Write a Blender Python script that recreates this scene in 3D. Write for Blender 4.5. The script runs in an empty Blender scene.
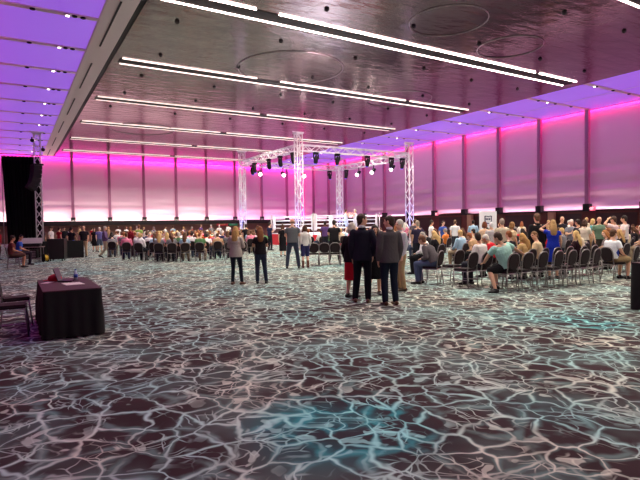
import bpy, bmesh, math, random
from mathutils import Vector, Matrix
V = Vector
random.seed(7)
scene = bpy.context.scene
COL = scene.collection
PI = math.pi

# ------------------------------------------------------------------ camera frame (room axes: X right wall side, Y depth, Z up)
CX = V((0.85380464, -0.02880305, 0.51979613))
CY = V((-0.52037942, -0.01858498, 0.8537329))
CZ = V((-0.01492971, -0.99941232, -0.03085645))
FL, EYE = 505.30, 1.65

def ray(px, py):
    v = V((px - 320, py - 240, FL))
    return V((v.dot(CX), v.dot(CY), v.dot(CZ)))

def floor_at(px, py, z=0.0):
    r = ray(px, py); t = (z - EYE) / r.z
    return V((r.x * t, r.y * t, z))

def spot_at(px, d):                       # floor point at image column px, d metres deep
    r = ray(px, 226) / FL
    return V((r.x * d, r.y * d, 0))

# ------------------------------------------------------------------ materials
def lin(c):
    out = []
    for v in c[:3]:
        v = v / 255.0
        out.append(v / 12.92 if v <= 0.04045 else ((v + 0.055) / 1.055) ** 2.4)
    return (out[0], out[1], out[2], 1)

MATS = {}
def mat(name, rgb, rough=0.7, metal=0.0, emit=None, es=0.0, bump=0.0, bscale=30.0, var=0.0, spec=0.5):
    if name in MATS: return MATS[name]
    m = bpy.data.materials.new(name); m.use_nodes = True
    nt = m.node_tree; b = nt.nodes['Principled BSDF']
    b.inputs['Base Color'].default_value = lin(rgb)
    b.inputs['Roughness'].default_value = rough
    b.inputs['Metallic'].default_value = metal
    b.inputs['Specular IOR Level'].default_value = spec
    if emit is not None:
        b.inputs['Emission Color'].default_value = lin(emit); b.inputs['Emission Strength'].default_value = es
    if bump or var:
        tc = nt.nodes.new('ShaderNodeTexCoord'); n = nt.nodes.new('ShaderNodeTexNoise')
        n.inputs['Scale'].default_value = bscale; n.inputs['Detail'].default_value = 3
        nt.links.new(tc.outputs['Object'], n.inputs['Vector'])
        if bump:
            bp = nt.nodes.new('ShaderNodeBump'); bp.inputs['Strength'].default_value = bump; bp.inputs['Distance'].default_value = 0.02
            nt.links.new(n.outputs['Fac'], bp.inputs['Height']); nt.links.new(bp.outputs['Normal'], b.inputs['Normal'])
        if var:
            mx = nt.nodes.new('ShaderNodeMix'); mx.data_type = 'RGBA'
            c = lin(rgb); mx.inputs[6].default_value = tuple(x * (1 - var) for x in c[:3]) + (1,)
            mx.inputs[7].default_value = tuple(min(1, x * (1 + var)) for x in c[:3]) + (1,)
            nt.links.new(n.outputs['Fac'], mx.inputs[0]); nt.links.new(mx.outputs[2], b.inputs['Base Color'])
    MATS[name] = m
    return m

def cloth(rgb):
    return mat('cloth_%d_%d_%d' % tuple(rgb), rgb, 0.9, bump=0.5, bscale=22, var=0.12, spec=0.2)
def skin(rgb):
    return mat('skin_%d_%d_%d' % tuple(rgb), rgb, 0.55, var=0.06, bscale=18, spec=0.3)
def hairm(rgb):
    return mat('hair_%d_%d_%d' % tuple(rgb), rgb, 0.6, bump=0.8, bscale=60, var=0.3, spec=0.3)

# ------------------------------------------------------------------ mesh helpers
def obj(name, bm, m=None, parent=None, smooth=False, mats=None):
    me = bpy.data.meshes.new(name)
    if isinstance(bm, bpy.types.Mesh): me = bm
    else:
        bm.normal_update(); bm.to_mesh(me); bm.free()
    if smooth: me.polygons.foreach_set('use_smooth', [True] * len(me.polygons))
    if mats:
        for x in mats: me.materials.append(x)
    elif m is not None and not len(me.materials): me.materials.append(m)
    o = bpy.data.objects.new(name, me); COL.objects.link(o)
    if parent is not None: o.parent = parent
    return o

def empty(name, loc=(0, 0, 0), rz=0.0):
    o = bpy.data.objects.new(name, None); COL.objects.link(o)
    o.location = loc; o.rotation_euler = (0, 0, rz); o.empty_display_size = 0.2
    return o

def tag(o, label, cat, group=None, kind=None):
    o['label'] = label; o['category'] = cat
    if group: o['group'] = group
    if kind: o['kind'] = kind
    return o

def struct(name, bm, m, parent=None, smooth=False):
    o = obj(name, bm, m, parent, smooth)
    if parent is None: o['kind'] = 'structure'
    return o

def copy_tree(o, parent=None):
    c = o.copy(); COL.objects.link(c); c.parent = parent
    for ch in o.children:
        copy_tree(ch, c)
    return c

def box(bm, lo, hi, bevel=0.0, M=None):
    vs = [bm.verts.new((x, y, z)) for x in (lo[0], hi[0]) for y in (lo[1], hi[1]) for z in (lo[2], hi[2])]
    idx = [(0, 1, 3, 2), (4, 6, 7, 5), (0, 4, 5, 1), (2, 3, 7, 6), (0, 2, 6, 4), (1, 5, 7, 3)]
    fs = [bm.faces.new([vs[i] for i in f]) for f in idx]
    if M is not None: bmesh.ops.transform(bm, matrix=M, verts=vs)
    if bevel > 0:
        es = list({e for f in fs for e in f.edges})
        bmesh.ops.bevel(bm, geom=es, offset=bevel, segments=2, affect='EDGES', clamp_overlap=True)
    return bm

def B(lo, hi, bevel=0.0, M=None):
    return box(bmesh.new(), lo, hi, bevel, M)

def perp(t):
    a = V((0, 0, 1)) if abs(t.z) < 0.9 else V((1, 0, 0))
    return t.cross(a).normalized()

def loft(bm, pts, rads, side=None, n=12, round_ends=True):
    pts = [V(p) for p in pts]
    rr = [(r, r) if not isinstance(r, (tuple, list)) else tuple(r) for r in rads]
    if round_ends:
        d0 = (pts[0] - pts[1]).normalized(); d1 = (pts[-1] - pts[-2]).normalized()
        m0, m1 = min(rr[0]), min(rr[-1])
        P, R = [], []
        for k, s in ((0.98, 0.2), (0.75, 0.66), (0.4, 0.92)):
            P.append(pts[0] + d0 * m0 * k); R.append((rr[0][0] * s, rr[0][1] * s))
        P += pts; R += rr
        for k, s in ((0.4, 0.92), (0.75, 0.66), (0.98, 0.2)):
            P.append(pts[-1] + d1 * m1 * k); R.append((rr[-1][0] * s, rr[-1][1] * s))
        pts, rr = P, R
    rings = []; prev = None
    for i, p in enumerate(pts):
        t = (pts[min(i + 1, len(pts) - 1)] - pts[max(i - 1, 0)])
        t = t.normalized() if t.length > 1e-9 else V((0, 0, 1))
        s = V(side) if side is not None else (prev if prev is not None else perp(t))
        s = (s - t * s.dot(t))
        s = s.normalized() if s.length > 1e-4 else perp(t)
        prev = s; u = t.cross(s)
        rings.append([bm.verts.new(p + s * rr[i][0] * math.cos(2 * PI * k / n) + u * rr[i][1] * math.sin(2 * PI * k / n)) for k in range(n)])
    for a, b in zip(rings, rings[1:]):
        for k in range(n):
            bm.faces.new((a[k], a[(k + 1) % n], b[(k + 1) % n], b[k]))
    bm.faces.new(list(reversed(rings[0]))); bm.faces.new(rings[-1])
    return bm

def tube(bm, pts, r, n=8):
    return loft(bm, pts, [r] * len(pts), n=n, round_ends=False)

def ell(bm, c, r, M=None, sub=2):
    T = Matrix.Translation(V(c)) @ Matrix.Diagonal((r[0], r[1], r[2], 1))
    if M is not None: T = M @ T
    bmesh.ops.create_icosphere(bm, subdivisions=sub, radius=1.0, matrix=T)
    return bm

def cyl(bm, c, r, h, axis='Z', n=16, r2=None):
    R = {'Z': Matrix(), 'X': Matrix.Rotation(PI / 2, 4, 'Y'), 'Y': Matrix.Rotation(-PI / 2, 4, 'X')}[axis]
    bmesh.ops.create_cone(bm, cap_ends=True, segments=n, radius1=r, radius2=r if r2 is None else r2, depth=h, matrix=Matrix.Translation(V(c)) @ R)
    return bm

def remesh(bm, voxel, smooth=2, ratio=1.0):
    me = bpy.data.meshes.new('tmp'); bm.to_mesh(me); bm.free()
    o = bpy.data.objects.new('tmp', me); COL.objects.link(o)
    m = o.modifiers.new('r', 'REMESH'); m.mode = 'VOXEL'; m.voxel_size = voxel
    if smooth:
        s = o.modifiers.new('s', 'SMOOTH'); s.factor = 0.5; s.iterations = smooth
    if ratio < 1:
        d = o.modifiers.new('d', 'DECIMATE'); d.ratio = ratio
    dg = bpy.context.evaluated_depsgraph_get()
    out = bpy.data.meshes.new_from_object(o.evaluated_get(dg))
    bpy.data.objects.remove(o); bpy.data.meshes.remove(me)
    out.polygons.foreach_set('use_smooth', [True] * len(out.polygons))
    return out

# ================================================================== THE HALL
H = 10.0
XL, XR, YB, YF = -2.0, 37.8, 66.6, -9.0
ZB = 2.45                                  # foot of the fabric wall panels
PITCH = 4.065

def carpet():
    m = bpy.data.materials.new('water_pattern_carpet'); m.use_nodes = True
    nt = m.node_tree; N = nt.nodes; L = nt.links
    b = N['Principled BSDF']; b.inputs['Roughness'].default_value = 0.95; b.inputs['Specular IOR Level'].default_value = 0.1
    tc = N.new('ShaderNodeTexCoord')
    def noise(scale, detail=2, src=None, dim='3D'):
        n = N.new('ShaderNodeTexNoise'); n.inputs['Scale'].default_value = scale; n.inputs['Detail'].default_value = detail
        L.new(src or tc.outputs['Object'], n.inputs['Vector']); return n
    def vmath(op, a, bb):
        v = N.new('ShaderNodeVectorMath'); v.operation = op
        for i, x in enumerate((a, bb)):
            if hasattr(x, 'is_output'): L.new(x, v.inputs[i])
            elif op == 'SCALE' and i == 1: v.inputs['Scale'].default_value = x
            else: v.inputs[i].default_value = x
        return v.outputs[0]
    def mm(op, a, bb=None, clamp=False):
        v = N.new('ShaderNodeMath'); v.operation = op; v.use_clamp = clamp
        for i, x in enumerate((a, bb)):
            if x is None: continue
            if hasattr(x, 'is_output'): L.new(x, v.inputs[i])
            else: v.inputs[i].default_value = x
        return v.outputs[0]
    def ramp(x, lo, hi, a=0.0, bb=1.0):
        r = N.new('ShaderNodeMapRange'); r.interpolation_type = 'SMOOTHSTEP'
        L.new(x, r.inputs[0]); r.inputs[1].default_value = lo; r.inputs[2].default_value = hi
        r.inputs[3].default_value = a; r.inputs[4].default_value = bb
        return r.outputs[0]
    def mix(f, a, bb):
        v = N.new('ShaderNodeMix'); v.data_type = 'RGBA'
        for i, x in ((0, f), (6, a), (7, bb)):
            if hasattr(x, 'is_output'): L.new(x, v.inputs[i])
            elif i == 0: v.inputs[i].default_value = x
            else: v.inputs[i].default_value = lin(x)
        return v.outputs[2]
    # warped coordinates
    n1 = noise(1.1, 0); w1 = vmath('SCALE', vmath('SUBTRACT', n1.outputs['Color'], (0.5, 0.5, 0.5)), 0.3)
    n2 = noise(3.4, 0); n3 = noise(11.0, 0); w3 = vmath('SCALE', vmath('SUBTRACT', n3.outputs['Color'], (0.5, 0.5, 0.5)), 0.05)
    w2 = vmath('SCALE', vmath('SUBTRACT', n2.outputs['Color'], (0.5, 0.5, 0.5)), 0.16)
    mp = N.new('ShaderNodeMapping'); mp.inputs['Rotation'].default_value = (0, 0, 0.5); mp.inputs['Scale'].default_value = (1.0, 0.92, 1)
    L.new(vmath('ADD', vmath('ADD', vmath('ADD', tc.outputs['Object'], w1), w2), w3), mp.inputs['Vector'])
    co = mp.outputs['Vector']
    def edge(scale, off):
        v = N.new('ShaderNodeTexVoronoi'); v.feature = 'DISTANCE_TO_EDGE'; v.voronoi_dimensions = '2D'
        v.inputs['Scale'].default_value = scale
        L.new(vmath('ADD', co, (off, off * 0.7, 0)), v.inputs['Vector'])
        return v.outputs['Distance']
    e1, e2, e3 = edge(3.3, 0.0), edge(6.4, 3.3), edge(1.8, 7.7)
    broken = ramp(noise(2.2, 2).outputs['Fac'], 0.47, 0.6)
    patch = ramp(noise(0.8, 3).outputs['Fac'], 0.45, 0.62)
    line1 = ramp(e1, 0.004, 0.06, 1, 0)
    line2 = mm('MULTIPLY', ramp(e2, 0.008, 0.07, 1, 0), broken)
    wv = ramp(noise(1.9, 1).outputs['Fac'], 0.35, 0.65, 0.6, 1.7)
    line1 = ramp(mm('DIVIDE', e1, wv), 0.004, 0.062, 1, 0)
    rdg = mm('ABSOLUTE', mm('SUBTRACT', noise(3.0, 0, co).outputs['Fac'], 0.5))
    ridge = ramp(mm('DIVIDE', rdg, wv), 0.003, 0.022, 1, 0)
    line3 = mm('MULTIPLY', ramp(e3, 0.006, 0.04, 1, 0), mm('MULTIPLY', patch, 0.8))
    lines = mm('MAXIMUM', mm('MAXIMUM', line1, mm('MULTIPLY', line2, 0.8)), mm('MAXIMUM', line3, mm('MULTIPLY', ridge, mm('MULTIPLY', broken, 0.6))))
    glow = mm('MULTIPLY', mm('MAXIMUM', ramp(e1, 0.02, 0.16, 1, 0), ramp(e3, 0.02, 0.13, 1, 0)), ramp(noise(3.3, 3).outputs['Fac'], 0.38, 0.6))
    island = mm('MULTIPLY', ramp(noise(5.5, 1, co).outputs['Fac'], 0.6, 0.64), ramp(noise(1.4, 1).outputs['Fac'], 0.4, 0.6))
    # teal pools woven into the carpet
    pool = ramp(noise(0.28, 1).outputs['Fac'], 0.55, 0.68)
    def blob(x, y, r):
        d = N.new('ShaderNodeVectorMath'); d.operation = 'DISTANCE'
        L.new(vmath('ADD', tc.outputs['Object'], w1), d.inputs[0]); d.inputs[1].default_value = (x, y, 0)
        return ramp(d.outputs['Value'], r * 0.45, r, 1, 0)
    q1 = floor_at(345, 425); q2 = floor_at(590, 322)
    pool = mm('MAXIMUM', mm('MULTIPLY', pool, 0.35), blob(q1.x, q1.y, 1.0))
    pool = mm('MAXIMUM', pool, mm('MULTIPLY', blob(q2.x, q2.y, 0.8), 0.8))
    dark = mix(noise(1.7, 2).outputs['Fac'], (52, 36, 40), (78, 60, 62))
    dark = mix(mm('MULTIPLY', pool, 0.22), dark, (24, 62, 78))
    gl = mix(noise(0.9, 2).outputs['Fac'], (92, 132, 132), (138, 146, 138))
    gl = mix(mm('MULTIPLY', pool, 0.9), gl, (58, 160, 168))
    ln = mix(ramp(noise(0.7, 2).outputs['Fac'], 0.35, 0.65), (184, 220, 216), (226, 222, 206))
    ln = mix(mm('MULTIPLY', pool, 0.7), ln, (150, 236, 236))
    c = mix(mm('MULTIPLY', patch, 0.34), dark, gl)
    c = mix(mm('MULTIPLY', glow, 0.8), c, gl)
    c = mix(mm('MULTIPLY', island, 0.6), c, ln)
    c = mix(mm('MULTIPLY', lines, ramp(noise(2.6, 2).outputs['Fac'], 0.3, 0.62, 0.5, 0.95)), c, ln)
    L.new(c, b.inputs['Base Color'])
    pile = noise(400, 2); bp = N.new('ShaderNodeBump'); bp.inputs['Strength'].default_value = 0.3; bp.inputs['Distance'].default_value = 0.004
    L.new(pile.outputs['Fac'], bp.inputs['Height']); L.new(bp.outputs['Normal'], b.inputs['Normal'])
    return m

def ceiling_metal():
    m = bpy.data.materials.new('satin_metal_ceiling'); m.use_nodes = True
    nt = m.node_tree; N = nt.nodes; L = nt.links; b = N['Principled BSDF']
    b.inputs['Metallic'].default_value = 0.85; b.inputs['Roughness'].default_value = 0.16
    tc = N.new('ShaderNodeTexCoord')
    br = N.new('ShaderNodeTexBrick'); br.offset = 0.0; br.inputs['Scale'].default_value = 1.0
    br.inputs['Brick Width'].default_value = 2.03; br.inputs['Row Height'].default_value = 0.68; br.inputs['Mortar Size'].default_value = 0.012
    br.inputs['Color1'].default_value = lin((136, 118, 117)); br.inputs['Color2'].default_value = lin((123, 105, 105)); br.inputs['Mortar'].default_value = lin((84, 70, 72))
    L.new(tc.outputs['Object'], br.inputs['Vector']); L.new(br.outputs['Color'], b.inputs['Base Color'])
    mp = N.new('ShaderNodeMapping'); mp.inputs['Scale'].default_value = (1.0, 2.2, 1)
    L.new(tc.outputs['Object'], mp.inputs['Vector'])
    n = N.new('ShaderNodeTexNoise'); n.inputs['Scale'].default_value = 0.9; n.inputs['Detail'].default_value = 3
    L.new(mp.outputs['Vector'], n.inputs['Vector'])
    bp = N.new('ShaderNodeBump'); bp.inputs['Strength'].default_value = 0.6; bp.inputs['Distance'].default_value = 0.045
    L.new(n.outputs['Fac'], bp.inputs['Height']); L.new(bp.outputs['Normal'], b.inputs['Normal'])
    return m

def membrane_wall():
    m = bpy.data.materials.new('stretched_white_fabric'); m.use_nodes = True
    nt = m.node_tree; N = nt.nodes; L = nt.links; b = N['Principled BSDF']
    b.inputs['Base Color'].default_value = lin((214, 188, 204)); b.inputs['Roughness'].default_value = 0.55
    b.inputs['Emission Color'].default_value = lin((205, 70, 150)); b.inputs['Emission Strength'].default_value = 0.16  # even mauve glow added to the white fabric to colour the walls
    return m

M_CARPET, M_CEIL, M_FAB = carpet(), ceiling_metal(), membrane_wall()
M_MULL = mat('mauve_mullion_paint', (176, 112, 148), 0.5)
M_BEAM = mat('pale_plaster', (240, 226, 226), 0.6)
M_PURP = mat('backlit_purple_membrane', (180, 150, 210), 0.6, emit=(142, 78, 226), es=0.72)
M_BAR = mat('membrane_rail', (240, 214, 226), 0.5)
M_BLACK = mat('black_fabric', (16, 13, 16), 0.9, bump=0.4, bscale=8)
M_DARK = mat('black_metal', (24, 22, 25), 0.5, 0.4)
M_WOOD = mat('dark_red_wood', (92, 34, 26), 0.45, bump=0.2, bscale=5, var=0.25)
M_DOOR = mat('dark_door', (48, 16, 18), 0.4)
M_TAN = mat('tan_stone', (176, 134, 104), 0.6, var=0.1)
M_LOWER = mat('brown_wall_paint', (122, 88, 76), 0.7, var=0.08)
M_LEDS = [mat('led_diffuser_%d' % k, (255, 245, 238), 0.5, emit=(255, 228, 220), es=e) for k, e in enumerate((18, 18, 16, 2.6, 1.4, 1.5, 1.2, 1.0))]
M_DOT = mat('downlight_lens', (255, 250, 245), 0.4, emit=(255, 235, 230), es=9.0)
M_STEEL = mat('brushed_steel', (168, 160, 162), 0.35, 0.8)
M_ALU = mat('aluminium_truss', (236, 228, 234), 0.4, 0.25)
M_WHITE = mat('white_vinyl', (235, 235, 240), 0.5)

struct('floor', B((XL, YF, -0.2), (XR, YB, 0)), M_CARPET)

# fabric walls: soft horizontal folds as real geometry
def fabric_wall(name, p0, p1, inward, seed):
    bm = bmesh.new(); d = (p1 - p0); L_ = d.length; d.normalize(); rnd = random.Random(seed)
    nx = int(L_ / 0.5); zs = [ZB + (H - ZB) * (k / 56) for k in range(57)]
    ph = rnd.random() * 6
    grid = []
    for z in zs:
        row = []
        for i in range(nx + 1):
            s = L_ * i / nx
            h = z - ZB
            wob = 0.25 * math.sin(s * 0.16 + ph) + 0.12 * math.sin(s * 0.41 + ph * 2)
            am = max(0.0, 1 - h / 4.2)
            off = (0.09 if seed == 1 else 0.13) * am * (math.sin((h + wob) * 5.2) + 0.4 * math.sin((h - wob) * 9.0 + 1))
            row.append(bm.verts.new(p0 + d * s + inward * off + V((0, 0, z))))
        grid.append(row)
    for a, b_ in zip(grid, grid[1:]):
        for i in range(nx): bm.faces.new((a[i], a[i + 1], b_[i + 1], b_[i]))
    return struct(name, bm, M_FAB, smooth=True)
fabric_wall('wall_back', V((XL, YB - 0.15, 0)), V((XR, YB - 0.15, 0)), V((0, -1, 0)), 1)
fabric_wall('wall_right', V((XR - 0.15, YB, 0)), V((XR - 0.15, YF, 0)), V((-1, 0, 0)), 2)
struct('wall_left', B((XL - 0.2, YF, 0), (XL, YB, H)), M_LOWER)
struct('wall_front', B((XL, YF - 0.2, 0), (XR, YF, H)), M_LOWER)
struct('wall_back_outer', B((XL - 0.2, YB, 0), (XR + 0.2, YB + 0.2, H)), M_LOWER)
struct('wall_right_outer', B((XR, YF - 0.2, 0), (XR + 0.2, YB, H)), M_WOOD)
# lower bands
struct('wall_back_lower', B((XL, YB - 0.35, 0), (XR - 0.35, YB, 1.95)), M_LOWER)
struct('trim_1', B((XL, YB - 0.85, 1.95), (XR - 0.35, YB, ZB)), mat('dark_soffit', (30, 18, 22), 0.7))
struct('wall_right_lower', B((XR - 0.35, YF, 0), (XR, YB, ZB)), M_WOOD)
struct('trim_2', B((XR - 0.5, YF, ZB - 0.08), (XR - 0.30, YB - 0.5, ZB)), M_DARK)

n = 0
def mullion(cx, cy, ax):
    global n
    n += 1
    w, dp = 0.15, 0.14
    lo = (cx - w, cy - dp, ZB) if ax == 'x' else (cx - dp, cy - w, ZB)
    hi = (cx + w, cy + dp, H - 0.02) if ax == 'x' else (cx + dp, cy + w, H - 0.02)
    o = struct('trim_%d' % (n + 10), B(lo, hi, 0.02), M_MULL)
    s = 0.24
    bm = B((cx - s, cy - s, ZB - 0.1), (cx + s, cy + s, ZB + 0.45), 0.02)
    obj('mullion_foot', bm, M_DARK, o)
    return o
for k in range(-1, 9):
    x = 6.2 + PITCH * k
    if XL < x < XR - 1: mullion(x, YB - 0.52, 'x')
for k in range(-6, 11):
    mullion(XR - 0.52, 22.2 + PITCH * k, 'y')
# corner: narrow hot-pink lit panel
struct('trim_3', B((XR - 0.75, YB - 0.62, ZB), (XR - 0.2, YB - 0.52, H - 0.1)), mat('pink_corner_panel', (240, 120, 190), 0.5, emit=(240, 30, 150), es=0.55))

# ceiling
struct('ceiling', B((4.5, YF, H), (30.2, YB - 0.6, H + 0.25)), M_CEIL)
struct('ceiling_beam', B((3.2, YF, H - 0.02), (4.3, YB - 0.6, H + 0.25), 0.03), M_BEAM)
struct('ceiling_groove', B((4.3, YF, H + 0.06), (4.5, YB - 0.6, H + 0.25)), M_DARK)
struct('ceiling_membrane_left', B((XL, YF, H + 0.05), (3.2, YB - 0.6, H + 0.25)), M_PURP)
struct('ceiling_membrane_right', B((30.2, YF, H + 0.05), (XR, YB - 0.6, H + 0.25)), M_PURP)
struct('ceiling_end_strip', B((XL, YB - 0.6, H + 0.1), (XR, YB, H + 0.25)), M_BEAM)
struct('trim_4', B((33.9, YF, H + 0.04), (34.0, YB - 0.6, H + 0.12)), M_BAR)
t = 60
ceiling_dots = []
for k in range(-6, 11):
    y = 22.2 + PITCH * k
    for side, (x0, x1) in enumerate(((XL, 3.2), (30.2, XR - 0.3))):
        t += 1
        wide = 0.15
        struct('trim_%d' % t, B((x0, y - wide, H - 0.0), (x1, y + wide, H + 0.06)), M_BAR)
        spots = ((2.1, 1), (2.35, 0), (2.65, 0), (0.9, 0)) if side == 0 else ((31.4, 0), (32.4, 1), (33.3, 0), (35.2, 0))
        for sx, lit in spots:
            if side == 1 and lit and k % 2: sx, lit = 31.2, 1
            ceiling_dots.append((sx, y, H, lit, side))

def downlight_proto(lit):
    r = empty('downlight')
    bm = bmesh.new(); cyl(bm, (0, 0, -0.02), 0.1, 0.04, n=14); obj('trim_ring', bm, M_STEEL if lit else M_DARK, r)
    bm = bmesh.new(); cyl(bm, (0, 0, -0.045), 0.07, 0.02, n=14); obj('lens', bm, M_DOT if lit else M_DARK, r)
    return r
ORD = ['first', 'second', 'third', 'fourth', 'fifth', 'sixth', 'seventh', 'eighth', 'ninth', 'tenth', 'eleventh', 'twelfth', 'thirteenth', 'fourteenth', 'fifteenth', 'sixteenth']
protos = [downlight_proto(0), downlight_proto(1)]
used = [0, 0]
for sx, y, z, lit, side in ceiling_dots:
    if y < 8 or (side == 1 and y < 16): continue
    o = protos[lit] if not used[lit] else copy_tree(protos[lit]); used[lit] = 1
    o.location = (sx, y, z)
    where = 'left' if side == 0 else 'right'; kk = round((y - 22.2) / PITCH)
    tag(o, ('lit white downlight' if lit else 'dark round fitting') + ' on %s purple ceiling, %s rail, %.1f m from the wall' % (where, ORD[kk + 4], sx - XL if side == 0 else XR - sx), 'light fitting', 'fittings on the purple ceiling rails')

# slot diffusers on the pale beam
for i in range(7):
    y0 = 19.9 + (i - 1) * 8.1
    o = obj('air_slot', B((3.65, y0, H - 0.05), (3.72, y0 + 5.3, H - 0.015)), M_DARK)
    tag(o, 'long thin dark air slot in the pale ceiling beam, %s' % ['behind the camera end', 'nearest in view', 'second in view', 'third in view', 'fourth in view', 'fifth in view', 'farthest by the back wall'][i], 'vent', 'air slots in the pale beam')

# linear ceiling lights
def linear_light(yc, label, gaps=(), led=None):
    r = empty('linear_ceiling_light', (17.1, yc, H))
    obj('housing', B((-12.3, -0.36, -0.03), (12.2, 0.36, 0.0)), mat('dark_channel', (40, 30, 34), 0.6), r)
    for s in (-1, 1):
        bm = bmesh.new()
        segs = [(-12.2, 12.1)] if (s == 1 or not gaps) else gaps
        for a, b_ in segs: box(bm, (a, s * 0.44 - 0.035, -0.05), (b_, s * 0.44 + 0.035, 0.0))
        obj('diffuser', bm, led, r)
    tag(r, label, 'ceiling light', 'pairs of linear ceiling lights')
names = ['double line of white ceiling light above the camera', 'double line of white ceiling light cut by the top right corner of the photo', 'brightest long double line of white ceiling light, crossing above the near floor',
         'double line of white ceiling light, second from the nearest long one', 'double line of white ceiling light running just in front of the ring truss', 'double line of white ceiling light above the ring truss',
         'double line of white ceiling light beyond the ring truss', 'double line of white ceiling light nearest the back wall']
for i in range(-1, 7):
    yc = 18.52 + 8.4 * (i - 1)
    linear_light(yc, names[i + 1], ((-12.2, floor_at(252, 12.5, H).x - 17.1), (floor_at(275, 17.5, H).x - 17.1, 8.2), (8.6, 12.1)) if i == 1 else ((-12.2, -5.0), (-3.5, 6.0), (6.4, 12.1)) if i == 2 else ((-12.2, -1), (-0.4, 12.1)), M_LEDS[i + 1])

# big thin hoops laid along the round outlines on the ceiling
def ring_bm(r, tubr=0.02, n=64):
    bm = bmesh.new(); m = 8; R = []
    for i in range(n):
        a = 2 * PI * i / n
        R.append([bm.verts.new(((r + tubr * math.cos(2 * PI * k / m)) * math.cos(a), (r + tubr * math.cos(2 * PI * k / m)) * math.sin(a), tubr * math.sin(2 * PI * k / m))) for k in range(m)])
    for i in range(n):
        for k in range(m):
            bm.faces.new((R[i][k], R[(i + 1) % n][k], R[(i + 1) % n][(k + 1) % m], R[i][(k + 1) % m]))
    return bm
for x, y, r, lab in ((15.7, 15.3, 1.6, 'thin round track on the metal ceiling beside the brightest light line'), (13.0, 24.1, 2.8, 'largest thin round track on the metal ceiling, left of the middle'),
                     (20.6, 16.1, 1.5, 'thin round track on the metal ceiling nearest its right edge'), (9.8, 45.0, 2.6, 'thin round track on the far left of the metal ceiling'), (22.5, 26.5, 2.2, 'thin round track on the metal ceiling in front of the ring truss')):
    o = obj('ceiling_hoop', ring_bm(r), M_STEEL, smooth=True); o.location = (x, y, H - 0.02)
    tag(o, lab, 'hoop', 'round ceiling hoops')
# small dark ceiling discs
sp0 = None; rnd = random.Random(4)
for i in range(6):
    for j in range(7):
        x = 6.2 + i * 4.3 + rnd.uniform(-.25, .25); y = 12.4 + j * 4.2 + rnd.uniform(-.25, .25)
        if abs(((y - 18.52 + 4.2) % 8.4) - 4.2) < 0.75 or y < 12: continue
        if sp0 is None:
            bm = bmesh.new(); cyl(bm, (0, 0, -0.03), 0.09, 0.06, n=14, r2=0.10); cyl(bm, (0, 0, -0.075), 0.05, 0.04, n=10)
            sp0 = obj('ceiling_speaker', bm, M_DARK); o = sp0
        else:
            o = sp0.copy(); COL.objects.link(o)
        o.location = (x, y, H)
        tag(o, 'small dark round speaker, %s of the metal ceiling, %s row from the camera' % (['far left', 'left', 'left of centre', 'right of centre', 'right', 'far right'][i], ['nearest', 'second', 'third', 'fourth', 'fifth', 'sixth', 'seventh'][j]), 'speaker', 'small ceiling speakers')

# right wall: door recesses, tan columns, exit signs
for i, k in enumerate(range(-3, 9)):
    y0 = 22.2 + PITCH * k + 0.55
    r = struct('door_%d' % (i + 1), B((XR - 0.40, y0, 0), (XR - 0.34, y0 + 2.95, 2.18), 0.01), M_DOOR)
    obj('door_handle', B((XR - 0.46, y0 + 1.40, 0.95), (XR - 0.40, y0 + 1.55, 1.15), 0.01), M_STEEL, r)
for i, y in enumerate((25.1, 33.6)):
    o = obj('column', B((XR - 0.75, y - 0.28, 0), (XR - 0.45, y + 0.28, ZB - 0.1), 0.02), M_TAN); o['kind'] = 'structure'

def text_mesh(s, size, depth=0.01, font_bold=False):
    cu = bpy.data.curves.new('t', 'FONT'); cu.body = s; cu.size = size; cu.extrude = depth; cu.align_x = 'CENTER'; cu.align_y = 'CENTER'
    o = bpy.data.objects.new('t', cu); COL.objects.link(o)
    me = bpy.data.meshes.new_from_object(o.evaluated_get(bpy.context.evaluated_depsgraph_get()))
    bpy.data.objects.remove(o); return me
M_RED_SIGN = mat('exit_sign_face', (255, 190, 200), 0.4, emit=(255, 50, 90), es=0.7)
exit_me = None
for y, lab in ((21.9, 'lit pink-red exit sign high on the right wall by the standing men'), (38.2, 'lit pink-red exit sign on the far right wall left of the white banner')):
    r = empty('exit_sign', (XR - 0.62, y, 2.52))
    obj('sign_box', B((0, -0.34, -0.15), (0.08, 0.34, 0.15), 0.01), M_RED_SIGN, r)
    me = text_mesh('EXIT', 0.26, 0.008)
    o = obj('lettering', me, mat('exit_lettering', (255, 255, 255), 0.4, emit=(255, 255, 255), es=1.0), r)
    o.rotation_euler = (PI / 2, 0, -PI / 2); o.location = (-0.012, 0, 0)
    tag(r, lab, 'exit sign', 'exit signs')

# banners
def shield(bm, s, M, th=0.02):
    pts = [(-1, .85), (-.75, 1), (0, .88), (.75, 1), (1, .85), (.92, .3), (.98, -.3), (.6, -.85), (0, -1.05), (-.6, -.85), (-.98, -.3), (-.92, .3)]
    o_ = [M @ V((x * s, 0, z * s)) for x, z in pts]; i_ = [M @ V((x * s * .82, 0, z * s * .82)) for x, z in pts]
    y = M.to_3x3() @ V((0, -th, 0))
    for k in range(len(pts)):
        k2 = (k + 1) % len(pts)
        vs = [bm.verts.new(p) for p in (o_[k] + y, o_[k2] + y, i_[k2] + y, i_[k] + y, o_[k], o_[k2], i_[k2], i_[k])]
        for f in ((0, 1, 2, 3), (7, 6, 5, 4), (0, 4, 5, 1), (2, 6, 7, 3)): bm.faces.new([vs[j] for j in f])
    return bm
bp = spot_at(488, 30)
r = empty('banner_stand', bp, -math.radians(20))
obj('banner_panel', B((-0.56, -0.02, 0.08), (0.56, 0.02, 2.28), 0.01), M_WHITE, r)
obj('banner_base', B((-0.6, -0.15, 0), (0.6, 0.15, 0.08), 0.02), M_STEEL, r)
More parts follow.
